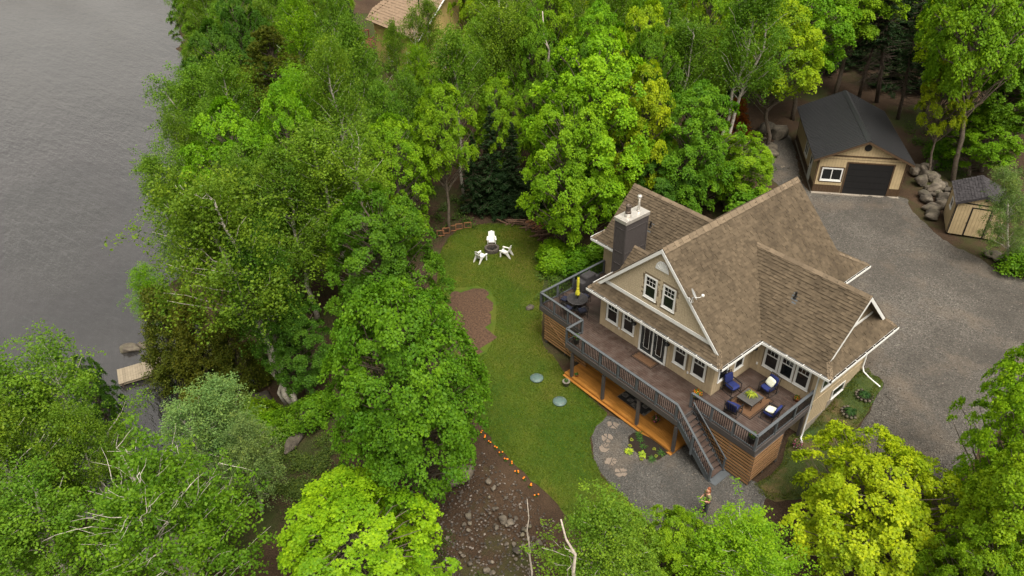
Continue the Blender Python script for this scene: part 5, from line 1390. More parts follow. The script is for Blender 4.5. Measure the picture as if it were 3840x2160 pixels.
('maple',-14.7,42.2,-0.1,10.0,2.9,0.0,0.0,'g',"green broad-leaved tree directly behind the maple over the garage's back corner",4)]

for i, T_ in enumerate(TREES):
    T_ = list(T_); T_[9] = LAB[T_[9]] if isinstance(T_[9], int) else T_[9]
    if T_[10] is not None: T_[10] = GRP[T_[10]]
    if i == 0: T_[0] = 'hero'
    tree(*T_)
rg = np.random.default_rng(77)

# ------------------------------------------------------------------ things on and around the deck
def part(name, mat, parent, f, smooth=False):
    m = MB(); f(m); return m.build(name, mat, parent, smooth)
def cushion_mesh(name, mat, parent, x0, x1, y0, y1, z0, z1, rot=None, piv=None):
    """soft box: rounded, slightly puffed"""
    m = MB(); n = 5; vs = []; cx, cy_, cz = (x0 + x1) / 2, (y0 + y1) / 2, (z0 + z1) / 2; hx, hy, hzz = (x1 - x0) / 2, (y1 - y0) / 2, (z1 - z0) / 2
    bm = bmesh.new(); bmesh.ops.create_cube(bm, size=2); bmesh.ops.subdivide_edges(bm, edges=bm.edges[:], cuts=3, use_grid_fill=True)
    for v in bm.verts:
        p = v.co.copy(); k = 1 / max(abs(p.x), abs(p.y), abs(p.z), 1e-6); e = Vector([math.copysign(abs(c) ** 1, c) for c in p])
        r = (abs(e.x) ** 6 + abs(e.y) ** 6 + abs(e.z) ** 6) ** (1 / 6); e = e / r if r > 1 else e
        v.co = Vector((cx + e.x * hx, cy_ + e.y * hy, cz + e.z * hzz))
        if rot: v.co = Matrix.Rotation(rot[1], 3, rot[0]) @ (v.co - Vector(piv)) + Vector(piv)
    me = bpy.data.meshes.new(name); bm.to_mesh(me); bm.free(); me.materials.append(mt[mat]); me.shade_smooth()
    return put(bpy.data.objects.new(name, me), parent)

# patio armchairs (facing +y locally)
def armchair(loc, rz, label):
    t = thing('patio_armchair', label, 'armchair', loc, rz, 'blue cushioned armchairs around the coffee table')
    for s in (-1, 1):
        x = s * .33
        part('arm_frame', 'black', t, lambda m: (m.bar((x, -.30, .60), (x, .34, .60), .06, .03), m.tube([(x, .30, .60), (x, .33, .3), (x, .30, .02)], .018, 6), m.tube([(x, -.28, .60), (x, -.30, .3), (x, -.26, .02)], .018, 6),
             m.tube([(x, -.48, .10), (x, -.3, .025), (x, 0, .0), (x, .3, .025), (x, .44, .07)], .018, 6)))
    part('seat_frame', 'black', t, lambda m: (m.bar((-.33, -.28, .30), (.33, -.28, .30), .04, .04), m.bar((-.33, .30, .30), (.33, .30, .30), .04, .04)))
    part('back_frame', 'black', t, lambda m: [m.tube([(x, -.27, .30), (x, -.36, .60), (x, -.46, .98)], .016, 6) for x in (-.31, -.18, -.06, .06, .18, .31)] + [m.tube([(-.31, -.46, .98), (0, -.47, 1.02), (.31, -.46, .98)], .018, 6)])
    cushion_mesh('seat_cushion', 'cushion', t, -.29, .29, -.26, .32, .32, .47)
    cushion_mesh('back_cushion', 'cushion', t, -.28, .28, -.30, -.16, .45, .98, ('X', R(14)), (0, -.25, .45))
    return t
armchair((8.42, 1.05, 0), R(-98), 'blue armchair against the cottage wall, left of the coffee table')
c2 = armchair((9.70, 2.35, 0), R(172), 'blue armchair with upright cream pillow below the triple window')
armchair((9.45, -.22, 0), R(8), 'blue armchair with its back to the stair-side railing')
c4 = armchair((10.85, .90, 0), R(95), 'blue armchair with flat cream pillow beside the end railing')
def pillow(loc, rot, label):
    t = cushion_mesh('cream_pillow', 'pillow', None, -.23, .23, -.06, .06, -.23, .23); t.location = loc; t.rotation_euler = rot
    tag(t, label, 'pillow', None)
pillow((9.72, 2.43, .70), (R(-22), R(12), R(-4)), 'cream pillow leaning upright in the armchair below the triple window')
pillow((10.80, .92, .53), (R(82), R(0), R(100)), 'cream pillow lying on the armchair beside the end railing')
t = thing('coffee_table', 'low grey slatted coffee table on the brown deck rug', 'table', (9.56, 1.0, 0.006))
for i in range(7): piece('slat', t, 'tabletop', -.46, .46, -.49 + i * .14, -.49 + i * .14 + .132, .40, .43)
part('frame', 'black', t, lambda m: (m.box(-.46, .46, -.5, -.47, .36, .40), m.box(-.46, .46, .47, .5, .36, .40), m.box(-.46, -.43, -.47, .47, .36, .40), m.box(.43, .46, -.47, .47, .36, .40)))
for x in (-.38, .38):
    for y in (-.4, .4): part('leg', 'black', t, lambda m: m.tube([(x, y, .38), (x * 1.08, y * 1.08, .2), (x * 1.02, y * 1.02, .0)], .02, 6))
def spiky(name, label, cat, loc, n, ln, col, pot, potr=.14, poth=.16, up=.6, group=None, wd=.05):
    t = thing(name, label, cat, loc, 0, group)
    part('pot', pot, t, lambda m: m.lathe([(potr * .7, 0), (potr, poth * .9), (potr * 1.08, poth), (potr * .9, poth), (potr * .88, poth * .85), (0, poth * .85)], 14), True)
    vs = []
    for i in range(n):
        a = i * 2.399 + rnd.random() * .4; l = ln * rnd.uniform(.7, 1.1); e = up * rnd.uniform(.4, 1.6); d = np.array((math.cos(a), math.sin(a), 0)); s_ = np.array((-math.sin(a), math.cos(a), 0)) * wd / 2
        P_ = [np.array((0, 0, poth * .85)) + d * l * k + np.array((0, 0, l * (e * k - (e + .25) * k * k))) for k in (0, .35, .7, 1)]; W_2 = (.5, 1, .8, .05)
        for j in range(3): vs += [P_[j] - s_ * W_2[j], P_[j] + s_ * W_2[j], P_[j + 1] + s_ * W_2[j + 1], P_[j + 1] - s_ * W_2[j + 1]]
    o = tri_mesh('leaves', np.array(vs), 4, np.repeat(np.clip(rg.normal(.5, .25, n), 0, 1), 3), 'leaf', t); o.color = (*col, 1)
    return t
spiky('potted_plant', 'spiky yellow-green potted plant on the coffee table', 'plant', (9.52, 1.12, .436), 34, .36, (.30, .36, .04), 'potgrey', .12, .13, .9)
# rugs and mats
def mat_(name, label, x0, x1, y0, y1, z, edge='matedge', mid='brownmat', b=.09):
    t = thing(name, label, 'rug', ((x0 + x1) / 2, (y0 + y1) / 2, z)); w_, h_ = (x1 - x0) / 2, (y1 - y0) / 2
    piece('border', t, edge, -w_, w_, -h_, h_, .0, .010); piece('inner_band', t, mid, -w_ + b * .7, w_ - b * .7, -h_ + b * .7, h_ - b * .7, .010, .013)
    piece('inner_line', t, edge, -w_ + b, w_ - b, -h_ + b, h_ - b, .013, .016); piece('center', t, mid, -w_ + b * 1.4, w_ - b * 1.4, -h_ + b * 1.4, h_ - b * 1.4, .016, .02)
mat_('door_mat', 'brown bordered mat in front of the french doors', 3.14, 4.62, -.83, -.12, .002)
mat_('deck_rug', 'brown bordered rug under the coffee table', 8.78, 10.32, .05, 2.1, .002)
def M_rug():
    m, nt, b = nmat('patterned_rug'); p = pos(nt)
    v = nd(nt, 'ShaderNodeTexChecker'); v.inputs['Scale'].default_value = 5.2; v.inputs[1].default_value = (.16, .145, .13, 1); v.inputs[2].default_value = (.085, .08, .078, 1)
    nt.links.new(p, v.inputs[0])
    w_ = nd(nt, 'ShaderNodeTexVoronoi', feature='F1', distance='CHEBYCHEV'); w_.inputs['Scale'].default_value = 2.6; nt.links.new(p, w_.inputs['Vector'])
    c = mix(nt, ramp(nt, w_.outputs['Distance'], [(.40, 0), (.44, 1)]), v.outputs[0], (.02, .02, .022))
    c = mix(nt, ramp(nt, w_.outputs['Distance'], [(.17, 1), (.2, 0)]), c, (.10, .10, .10))
    nt.links.new(c, b.inputs['Base Color']); b.inputs['Roughness'].default_value = 1; return m
mt['rug'] = M_rug()
t = thing('patterned_rug', 'grey and black patterned rug on the cedar patio under the deck', 'rug', (4.35, -1.45, -2.248)); piece('weave', t, 'rug', -.98, .98, -.42, .85, 0, .012); piece('hem', t, 'potgrey', -1.0, -.98, -.42, .85, 0, .011); piece('hem', t, 'potgrey', .98, 1.0, -.42, .85, 0, .011)

# dining set
t = thing('dining_table', 'round black metal dining table with lattice top on the deck corner', 'table', (-1.87, -.04, 0.001))
part('rim', 'cover', t, lambda m: m.lathe([(.58, .72), (.62, .715), (.63, .735), (.62, .755), (.57, .75), (.57, .725)], 32), True)
part('base', 'black', t, lambda m: (m.lathe([(.3, 0), (.28, .04), (.06, .08), (.05, .70), (.2, .72)], 16),), True)
for i in range(15):
    y = -.52 + i * .0743; h_ = math.sqrt(.58 ** 2 - y * y); piece('lattice_bar', t, 'cover', -h_, h_, y - .019, y + .019, .732, .748)
for i in range(11):
    x = -.5 + i * .1; h_ = math.sqrt(.58 ** 2 - x * x); piece('lattice_bar', t, 'cover', x - .012, x + .012, -h_, h_, .728, .741)
piece('lattice_disc', t, 'cover', -.12, .12, -.12, .12, .733, .752)
def dining_chair(loc, rz, label):
    t = thing('dining_chair', label, 'chair', loc, rz, 'dark metal chairs around the dining table')
    for sx in (-1, 1):
        part('leg', 'black', t, lambda m: m.tube([(sx * .24, .24, 0), (sx * .25, .23, .25), (sx * .25, .22, .63)], .016, 6)); part('leg', 'black', t, lambda m: m.tube([(sx * .23, -.27, 0), (sx * .24, -.22, .3), (sx * .24, -.22, .45)], .016, 6))
        part('armrest', 'black', t, lambda m: m.tube([(sx * .25, .24, .60), (sx * .27, .1, .64), (sx * .25, -.24, .66)], .018, 6))
    part('seat_frame', 'black', t, lambda m: m.box(-.25, .25, -.23, .24, .40, .43))
    cushion_mesh('seat_pad', 'cushdark', t, -.235, .235, -.21, .23, .43, .50)
    part('back_frame', 'black', t, lambda m: m.tube([(-.24, -.22, .42), (-.25, -.30, .75), (-.19, -.34, .93), (0, -.355, .99), (.19, -.34, .93), (.25, -.30, .75), (.24, -.22, .42)], .017, 6))
    for i in range(5): 
        x = -.17 + i * .085; part('back_bar', 'black', t, lambda m: m.tube([(x, -.225, .44), (x * .9, -.30, .72), (x * .8, -.345, .95)], .009, 5))
    for i in range(4): part('back_bar', 'black', t, lambda m: m.tube([(-.235, -.25 - i * .025, .54 + i * .11), (.235, -.25 - i * .025, .54 + i * .11)], .009, 5))
for a, lb in ((200, 'dark metal dining chair beside the outer corner railing'), (272, 'dark metal dining chair nearest the front railing'), (338, 'dark metal dining chair nearest the cottage corner'), (100, 'dark metal dining chair in front of the covered grill')):
    an = R(a); d_ = .80; dining_chair((-1.87 + math.cos(an) * d_, -.04 + math.sin(an) * d_, .001), an + R(90), lb)
t = thing('closed_parasol', 'closed yellow parasol standing in the round dining table', 'parasol', (-1.87, -.04, .0))
part('pole', 'black', t, lambda m: m.tube([(0, 0, .05), (0, 0, 2.3)], .02, 8))
def canopy(m):
    prof = [(.035, 2.28), (.07, 2.22), (.10, 1.95), (.085, 1.6), (.07, 1.48), (.11, 1.35), (.17, 1.12), (.19, 1.02), (.12, 1.05)]; n = 24; vs = []
    for r, z in prof:
        for j in range(n): a = 2 * math.pi * j / n; k = r * .78 * (1 + .22 * math.cos(8 * a + z)); vs.append((k * math.cos(a), k * math.sin(a), z + .02 * math.sin(4 * a)))
    m.add(vs, [(i * n + j, i * n + (j + 1) % n, (i + 1) * n + (j + 1) % n, (i + 1) * n + j) for i in range(len(prof) - 1) for j in range(n)])
part('canopy', 'yellow', t, canopy, True); part('finial', 'black', t, lambda m: m.lathe([(.02, 2.27), (.03, 2.31), (0, 2.35)], 8), True)
part('tie_band', 'yellow', t, lambda m: m.lathe([(.078, 1.46), (.088, 1.48), (.088, 1.52), (.078, 1.54)], 12), True)
# covered grill
t = thing('covered_grill', 'barbecue grill under a black cover against the deck railing', 'grill', (-2.85, 1.75, .0), R(90))
def cov(m):
    m.prism([(-.75, -.3, 0.06), (-.75, .3, .06), (-.72, .3, .88), (-.72, -.3, .88)], (1.5, 0, 0))
bm = bmesh.new()
def ring(w_, d_, z): return [bm.verts.new((sx * w_, sy * d_, z)) for sx, sy in ((-1, -1), (1, -1), (1, 1), (-1, 1))]
rs_ = [ring(.80, .36, .08), ring(.76, .33, .85), ring(.74, .31, .92), ring(.42, .31, .95), ring(.40, .28, 1.15), ring(.34, .20, 1.22)]
for a_, b_ in zip(rs_[:-1], rs_[1:]):
    for i in range(4): bm.faces.new((a_[i], a_[(i + 1) % 4], b_[(i + 1) % 4], b_[i]))
bm.faces.new(rs_[-1]); bmesh.ops.bevel(bm, geom=bm.edges[:], offset=.02, segments=2, affect='EDGES'); me = bpy.data.meshes.new('cover'); bm.to_mesh(me); bm.free(); me.materials.append(mt['cover']); put(bpy.data.objects.new('cover', me), t)
for x in (-.6, .6): part('wheel', 'black', t, lambda m: m.tube([(x - .03, -.2, .07), (x + .03, -.2, .07)], .07, 12))
# wall lamps
def wall_lamp(loc, rz, label):
    t = thing('wall_lamp', label, 'lamp', loc, rz, 'black gooseneck lamps on the cottage')
    part('bracket', 'black', t, lambda m: (m.tube([(0, 0, .1), (0, -.12, .22), (0, -.26, .2), (0, -.30, .08)], .012, 6), m.lathe([(.05, 0), (.05, .02), (0, .02)], 10, (0, -.005, .09))))
    part('shade', 'black', t, lambda m: m.lathe([(.03, .1), (.05, .06), (.17, -.02), (.175, -.045), (.16, -.03), (.0, .03)], 18, (0, -.30, 0)), True)
wall_lamp((2.74, -.02, 1.78), 0, 'black dome lamp between the windows left of the french doors'); wall_lamp((5.05, -.02, 1.78), 0, 'black dome lamp right of the french doors'); wall_lamp((7.92, 2.85, 1.78), R(90), 'black dome lamp in the inner corner of the deck')
# satellite dish on the gable rake
t = thing('satellite_dish', 'grey satellite dish on a white arm at the gable roof edge', 'satellite dish', (5.95, -.24, 5.1))
part('arm', 'white', t, lambda m: (m.tube([(0, 0, -.02), (.1, -.12, .0), (.32, -.25, .12), (.36, -.27, .45)], .028, 7), m.box(-.05, .05, -.03, .02, -.1, .1)))
def dishf(m):
    n = 20; vs = []; Rm = Matrix.Rotation(R(60), 3, Vector((-.5, .5, 0)).normalized())
    for r in (.0, .12, .22, .29, .30):
        for j in range(n): a = 2 * math.pi * j / n; p = Vector((r * math.cos(a) * 1.0, r * math.sin(a) * 1.12, .9 * r * r - (.015 if r > .295 else 0))); p = Rm @ p; vs.append((.36 + p.x, -.27 + p.y, .62 + p.z))
    m.add(vs, [(i * n + j, i * n + (j + 1) % n, (i + 1) * n + (j + 1) % n, (i + 1) * n + j) for i in range(4) for j in range(n)])
part('reflector', 'dish', t, dishf, True)
part('feed_arm', 'white', t, lambda m: m.tube([(.36, -.27, .45), (.62, -.1, .50), (.72, .02, .60)], .014, 6)); part('feed_horn', 'white', t, lambda m: m.lathe([(.03, 0), (.07, .03), (.07, .12), (.03, .14)], 12, (.72, .02, .55)), True)
part('cable', 'white', t, lambda m: m.tube([(.36 + .12 * math.sin(a), -.3 - .02 * a, .3 + .12 * math.cos(a)) for a in [i * .7 for i in range(12)]], .008, 5))

# ------------------------------------------------------------------ planters and flowers
def bouquet(name, label, loc, r, h_, pot, potr, poth, cols, n=160, cat='planter', leafc=(.07, .14, .03)):
    t = thing(name, label, cat, loc)
    part('pot', pot, t, lambda m: m.lathe([(potr * .72, 0), (potr, poth * .92), (potr * 1.1, poth * .94), (potr * 1.1, poth), (potr * .9, poth), (potr * .9, poth * .88), (0, poth * .88)], 16), True)
    def blob(k, sz, rr):
        d = rg.normal(0, 1, (k, 3)); d[:, 2] = np.abs(d[:, 2]); d = unitv(d); q = d * (rg.random(k) ** .4)[:, None] * np.array((rr, rr, h_)) + np.array((0, 0, poth)); return leaf_quads(q, d + rg.normal(0, .4, (k, 3)), rg.uniform(.6, 1.2, k) * sz, rg.uniform(.5, .9, k) * sz)
    o = tri_mesh('foliage', blob(n * 2, .09, r), 4, rg.random(n * 2), 'leaf', t); o.color = (*leafc, 1)
    for c, k in cols:
        f = tri_mesh('blossoms', blob(k, .07, r * 1.08), 4, rg.random(k), 'leaf', t); f.color = (*c, 1)
    return t
OR = (.85, .20, .01); RD = (.75, .07, .01); PK = (.42, .09, .22); LM = (.42, .50, .03); PW = (.65, .45, .55)
bouquet('flower_planter', 'pot of red-orange and lime flowers at the railing end by the stairs', (7.62, -.72, .001), .26, .34, 'black', .18, .26, ((RD, 110), (OR, 60), (LM, 70)))
bouquet('flower_planter', 'black planter with small red flowers at the front corner railing', (.42, -2.30, .001), .2, .3, 'black', .2, .36, ((RD, 14),), 60)
bouquet('flower_planter', 'black planter with green foliage at the outer deck corner', (11.22, -1.12, .001), .2, .32, 'black', .2, .4, ((OR, 5),), 70)
bouquet('flower_pot', 'terracotta pot of orange marigolds under the triple window', (11.02, 2.95, .001), .15, .2, 'terracotta', .14, .2, ((OR, 40),), 60, 'flower pot')
bouquet('flower_pot', 'pot of pink petunias on the cedar patio', (6.02, -1.71, -2.249), .24, .26, 'black', .14, .16, ((PK, 110), (PW, 30)), 70, 'flower pot')
bouquet('flower_pot', 'pink petunia pot under the deck beside the slat screen', (11.9, 2.5, gz(11.9, 2.5) + .06), .3, .32, 'black', .16, .2, ((PK, 120), (PW, 50)), 80, 'flower pot')
bouquet('flower_pot', 'small terracotta pot at the foot of the outermost deck post', (.66, -2.40, -2.249), .13, .12, 'terracotta', .11, .13, (), 30, 'flower pot')
bouquet('flower_pot', 'grey stone pot on the grass at the patio corner', (.70, -3.25, gz(.7, -3.25) + .055), .14, .12, 'potgrey', .2, .34, (), 30, 'flower pot')

# round bed plants
for i, (x, y, k) in enumerate(((6.46, -4.25, 2), (7.07, -3.89, 2), (6.01, -3.55, 1), (6.31, -3.24, 0), (7.61, -3.77, 0), (7.64, -3.08, 0), (7.21, -3.16, 1), (6.02, -2.98, 0), (7.59, -3.44, 1), (6.25, -3.93, 1), (7.25, -4.15, 1), (6.73, -3.45, 0))):
    z = gz(x, y) + .14
    lb = ('thin-leaved green perennial in the dark round bed', 'small lime mound in the dark round bed', 'broad lime hosta at the rim of the dark round bed')[k]
    t = thing('bed_plant', lb, 'plant', (x, y, z), 0, ('thin-leaved perennials in the round bed', 'lime mounds in the round bed', 'lime hostas in the round bed')[k])
    n = (22, 16, 26)[k]; vs = []
    for j in range(n):
        a = j * 2.399; l = (.30, .12, .26)[k] * rnd.uniform(.7, 1.1); wd = (.035, .06, .13)[k]; e = rnd.uniform(.3, 1.1); d = np.array((math.cos(a), math.sin(a), 0)); s_ = np.array((-math.sin(a), math.cos(a), 0)) * wd / 2
        P_ = [d * l * q + np.array((0, 0, l * (e * q - .7 * q * q))) for q in (0.1, .5, 1)]; W2 = (.3, 1, .1)
        for jj in range(2): vs += [P_[jj] - s_ * W2[jj], P_[jj] + s_ * W2[jj], P_[jj + 1] + s_ * W2[jj + 1], P_[jj + 1] - s_ * W2[jj + 1]]
    o = tri_mesh('leaves', np.array(vs), 4, np.repeat(rg.random(n), 2), 'leaf', t); o.color = (*((.06, .14, .03), (.22, .26, .03), (.24, .34, .03))[k], 1)
    part('stem', 'soil', t, lambda m: m.lathe([(.05, -.02), (.03, .03), (0, .04)], 8))
# marigold row
for i, (x, y) in enumerate(((.36, -9.1), (.84, -9.2), (1.21, -9.24), (1.75, -9.25), (2.25, -9.3), (2.72, -9.37), (3.12, -9.34), (3.73, -9.42), (4.3, -9.44), (4.8, -9.54), (5.41, -9.69))):
    t = thing('marigold', ('orange marigold nearest the biggest maple in the soil-bed row' if i == 0 else 'orange marigold at the far end of the soil-bed row' if i == 10 else 'orange marigold in the row along the soil bed'), 'flower', (x, y, gz(x, y) - .02), 0, 'marigolds along the soil bed')
    for j in range(2 + i % 2):
        q = (rnd.uniform(-.11, .11), rnd.uniform(-.11, .11)); part('blossom', 'orange', t, lambda m: m.lathe([(.015, .10), (.045, .115), (.04, .14), (.015, .155), (0, .155)], 9, (q[0], q[1], 0)), True)
    k = 26; d = unitv(rg.normal(0, 1, (k, 3)) * (1, 1, .4) + (0, 0, .4)); o = tri_mesh('leaves', leaf_quads(d * rg.uniform(.04, .12, (k, 1)), d + (0, 0, .5), np.full(k, .07), np.full(k, .03)), 4, rg.random(k), 'leaf', t); o.color = (.05, .11, .02, 1)
# day-lily clumps in stone rings
for (x, y), lb in zip(((12.74, 6.89), (12.76, 5.65), (12.73, 4.67)), ('strappy green plant in a stone ring, nearest the white downspout elbow', 'strappy green plant in a stone ring, middle of three', 'strappy green plant in a stone ring, nearest the deck')):
    z = gz(x, y) + .07; t = spiky('lily_clump', lb, 'plant', (x, y, z), 60, .42, (.035, .085, .022), 'soil', .34, .06, 1.2, 'strappy plants in stone rings')
    for j in range(13):
        a = j / 13 * 6.283; q = thing('ring_stone', 'small grey stone of the rings around the strappy plants', 'stone', (x + .42 * math.cos(a), y + .42 * math.sin(a), z), 0, 'ring stones of the strappy plants') if False else None
        o = part('ring_stone', 'rock', t, lambda m: m.lathe([(.05, -.03), (.08, .02), (.06, .07), (0, .08)], 7, (.43 * math.cos(a), .43 * math.sin(a), 0), rnd.uniform(.8, 1.3), rnd.uniform(.8, 1.2)), True)

# ------------------------------------------------------------------ lawn: fire pit, chairs, lids, frames, brush
zl = gz(-13.25, 2.48) + .05
t = thing('fire_pit', 'round stone fire pit in the middle of the white chairs', 'fire pit', (-13.25, 2.48, zl))
for row in range(2):
    for j in range(14):
        a = (j + .5 * row) / 14 * 6.283; o = bpy.data.objects.new('pit_stone', unit('paver')); o.location = (.45 * math.cos(a), .45 * math.sin(a), .08 + row * .14); o.rotation_euler = (0, 0, a + R(90)); o.scale = (.20, .15, .132); put(o, t)
part('ash_bed', 'ash', t, lambda m: m.lathe([(.38, .0), (.37, .08), (.2, .11), (0, .12)], 20), True)
for j in range(4): piece_bar('charred_log', t, 'ash', (.22 * math.cos(j * 1.6), .22 * math.sin(j * 1.6), .12), (-.05 * math.cos(j * 1.6), -.05 * math.sin(j * 1.6), .24), .05, .05)
def adirondack(loc, rz, label):
    t = thing('adirondack_chair', label, 'chair', loc, rz, 'white chairs around the fire pit')
    for i in range(5):
        x = -.21 + i * .105; o = bpy.data.objects.new('back_slat', unit('plastic')); o.location = (x, -.34 - .005 * abs(i - 2), .66 - .02 * abs(i - 2)); o.rotation_euler = (R(20), 0, R(-3) * (i - 2)); o.scale = (.098, .025, .80 - .05 * abs(i - 2)); put(o, t)
    for i in range(5):
        o = bpy.data.objects.new('seat_slat', unit('plastic')); o.location = (0, -.2 + i * .115, .29 + i * .028); o.rotation_euler = (R(13), 0, 0); o.scale = (.50, .10, .025); put(o, t)
    for s in (-1, 1):
        part('armrest', 'plastic', t, lambda m: m.prism([(s * .24, -.34, .56), (s * .36, -.30, .56), (s * .40, .30, .58), (s * .33, .36, .58), (s * .26, .30, .58)], (0, 0, .03)))
        part('leg', 'plastic', t, lambda m: m.prism([(s * .29, .22, 0), (s * .29, .32, 0), (s * .29, .31, .58), (s * .29, .20, .58)], (s * .04, 0, 0))); part('leg', 'plastic', t, lambda m: m.prism([(s * .27, -.62, 0), (s * .27, -.50, 0), (s * .27, -.18, .32), (s * .27, -.24, .58), (s * .27, -.33, .56)], (s * .035, 0, 0)))
    t.scale = (.9, .9, .9)
    part('seat_rail', 'plastic', t, lambda m: (m.bar((-.25, .30, .40), (.25, .30, .40), .03, .10), m.bar((-.25, -.44, .74), (.25, -.44, .74), .03, .06)))
cam2 = Vector((23.313, -25.632))
def face(p, q): return math.atan2(q[1] - p[1], q[0] - p[0]) - R(90)
pc = (-13.25, 2.48)
for p_, q_, lb in (((-13.95, 3.02), pc, 'white slatted garden chair behind the fire pit facing the cottage deck'), ((-12.1, 2.78), (-13.6, 2.0), 'white garden chair on the cottage side of the fire pit'), ((-12.75, 1.12), (-13.0, 2.6), 'white garden chair on the lake side of the fire pit')):
    adirondack((p_[0], p_[1], zl), face(p_, q_), lb)
for (x, y, lb) in ((-.81, -4.15, 'round blue-green tank lid in the lawn, nearest the slat screen'), (1.46, -4.45, 'round blue-green tank lid in the lawn, nearest the gravel path')):
    t = thing('tank_lid', lb, 'tank lid', (x, y, gz(x, y) + .045), 0, 'septic lids in the lawn')
    part('lid_disc', 'lid', t, lambda m: m.lathe([(.36, 0), (.36, .10), (.33, .14), (.12, .165), (0, .165)], 28), True); part('lid_rim', 'lid', t, lambda m: m.lathe([(.37, .05), (.385, .07), (.385, .10), (.36, .11)], 28), True)
    for j in range(4): a = j * 1.571; part('bolt', 'potgrey', t, lambda m: m.lathe([(.025, .12), (.025, .155), (0, .155)], 8, (.28 * math.cos(a), .28 * math.sin(a), 0)))
fx = ((-17.5, .88), (-17.52, 1.42), (-17.5, 1.98), (-17.38, 2.5), (-17.1, 3.12))
for i, (x, y) in enumerate(fx):
    t = thing('planting_crate', ('wooden bed frame leaning at the lawn edge, farthest from the spruces', 'second wooden bed frame along the lawn edge', 'middle wooden bed frame of five at the lawn edge', 'fourth wooden bed frame along the lawn edge', 'wooden bed frame at the lawn edge nearest the spruces')[i], 'frame', (x + .1, y, gz(x, y) + .03), R(-32), 'open wooden frames at the lawn edge')
    for y0, y1, z0, z1 in ((-.28, .28, 0, .05), (-.28, .28, .44, .50), (-.28, -.23, .05, .44), (.23, .28, .05, .44)): piece('frame_bar', t, 'framewood', -.03, .03, y0, y1, z0, z1)
# brush and log pile
lg = bpy.data.meshes.new('log'); b_ = MB().tube([(-.5, 0, 0), (.5, 0, 0)], .5, 7); lg.from_pydata(b_.v, [], b_.f); lg.materials.append(mt['log'])
for i in range(34):
    k = rnd.random(); base = Vector((-16.1, 6.0)).lerp(Vector((-13.9, 7.0)), min(1, k * 1.7)) if k < .6 else Vector((-13.8, 7.05)).lerp(Vector((-11.4, 6.55)), (k - .6) / .4)
    x = base.x + .1 + rnd.gauss(0, .2); y = base.y - .15 + rnd.gauss(0, .15); L = rnd.uniform(.5, 1.6)
    o = bpy.data.objects.new('log', lg); COL.objects.link(o); o.location = (x, y, gz(x, y) + rnd.uniform(.02, .3)); r_ = rnd.uniform(.05, .14); o.scale = (L, r_, r_); o.rotation_euler = (0, rnd.gauss(0, .12), rnd.choice((.9, 2.3)) + rnd.gauss(0, .5))
    tag(o, 'weathered log in the brush pile at the wood edge behind the lawn', 'log', 'logs of the brush pile')
for i in range(4):
    x, y = -14.3 + i * .42, 7.0 + i * .02; t = thing('wood_pallet', 'reddish slatted wood piece leaning in the brush pile', 'wood', (x, y, gz(x, y) + .1), R(30 + i * 14), 'slatted wood pieces in the brush pile')
    for s in (-1, 1): piece_bar('rail', t, 'framewood', (-.4, s * .14, 0), (.4, s * .14, .45), .05, .05)
    for j in range(4): piece_bar('slat', t, 'framewood', (-.3 + j * .2, -.2, .08 + j * .11), (-.3 + j * .2, .2, .08 + j * .11), .07, .03)

# stepping stones
for i, (x, y) in enumerate(((4.6, -3.5), (5.09, -4.4), (5.46, -4.99), (6.32, -5.39), (7.12, -5.54))):
    t = thing('stepping_stone', ('cracked pale flagstone in the gravel path nearest the patio', 'second cracked flagstone along the gravel path', 'middle cracked flagstone of the gravel path', 'fourth cracked flagstone of the gravel path', 'largest pale flagstone at the far end of the path')[i], 'flagstone', (x, y, gz(x, y) + .075), rnd.random() * 6, 'flagstones in the gravel path')
    cuts = sorted(rnd.uniform(0, 6.283) for _ in range(4 + i % 3)); R_o = [.24 * rnd.uniform(.75, 1.2) for _ in range(24)]
    for a0, a1 in zip(cuts, cuts[1:] + [cuts[0] + 6.283]):
        if a1 - a0 < .35: continue
        ox, oy = .03 * math.cos((a0 + a1) / 2), .03 * math.sin((a0 + a1) / 2); n_ = max(3, int((a1 - a0) / .35))
        ring_ = [(ox + R_o[int(a / .2618) % 24] * math.cos(a) * 1.25, oy + R_o[int(a / .2618) % 24] * math.sin(a), -.02) for a in [a0 + .06 + (a1 - a0 - .12) * q / n_ for q in range(n_ + 1)]]
        part('shard', 'slate', t, lambda m: m.prism([(ox, oy, -.02)] + ring_, (0, 0, rnd.uniform(.028, .036))))
# ------------------------------------------------------------------ dock
t = thing('wooden_dock', 'short pale wooden dock reaching into the lake beside two rocks', 'dock', (-20.5, -21.6, -5.2), R(0))
t.rotation_euler = (0, 0, math.atan2(-19.95 + 22.2, -21.0 + 21.5) - R(90))
for i in range(34): 
    y = -.75 + i * .152
    piece('dock_plank', t, 'dock', -.78, .78, y + .004, y + .147, 0, .035)
for x in (-.7, 0, .7): piece('stringer', t, 'dock', x - .04, x + .04, -.72, 4.4, -.17, -.002)
for x in (-.72, .72):
    for y in (-.55, 1.9, 4.2): part('pile', 'darkbark', t, lambda m: m.tube([(x, y, -1.5), (x, y, -.01)], .07, 8))
part('cleat', 'dock', t, lambda m: m.lathe([(.05, 0), (.05, .12), (0, .14)], 8, (-.72, 1.1, .03)))

# ------------------------------------------------------------------ person with the drone controller
px, py = 11.40, -4.36
pz = gz(px, py) + .075
t = thing('person', 'person in olive shirt with auburn hair holding a controller below the deck stairs', 'person', (px, py, pz), math.atan2(-.7675, -.641) - R(90) + R(14))
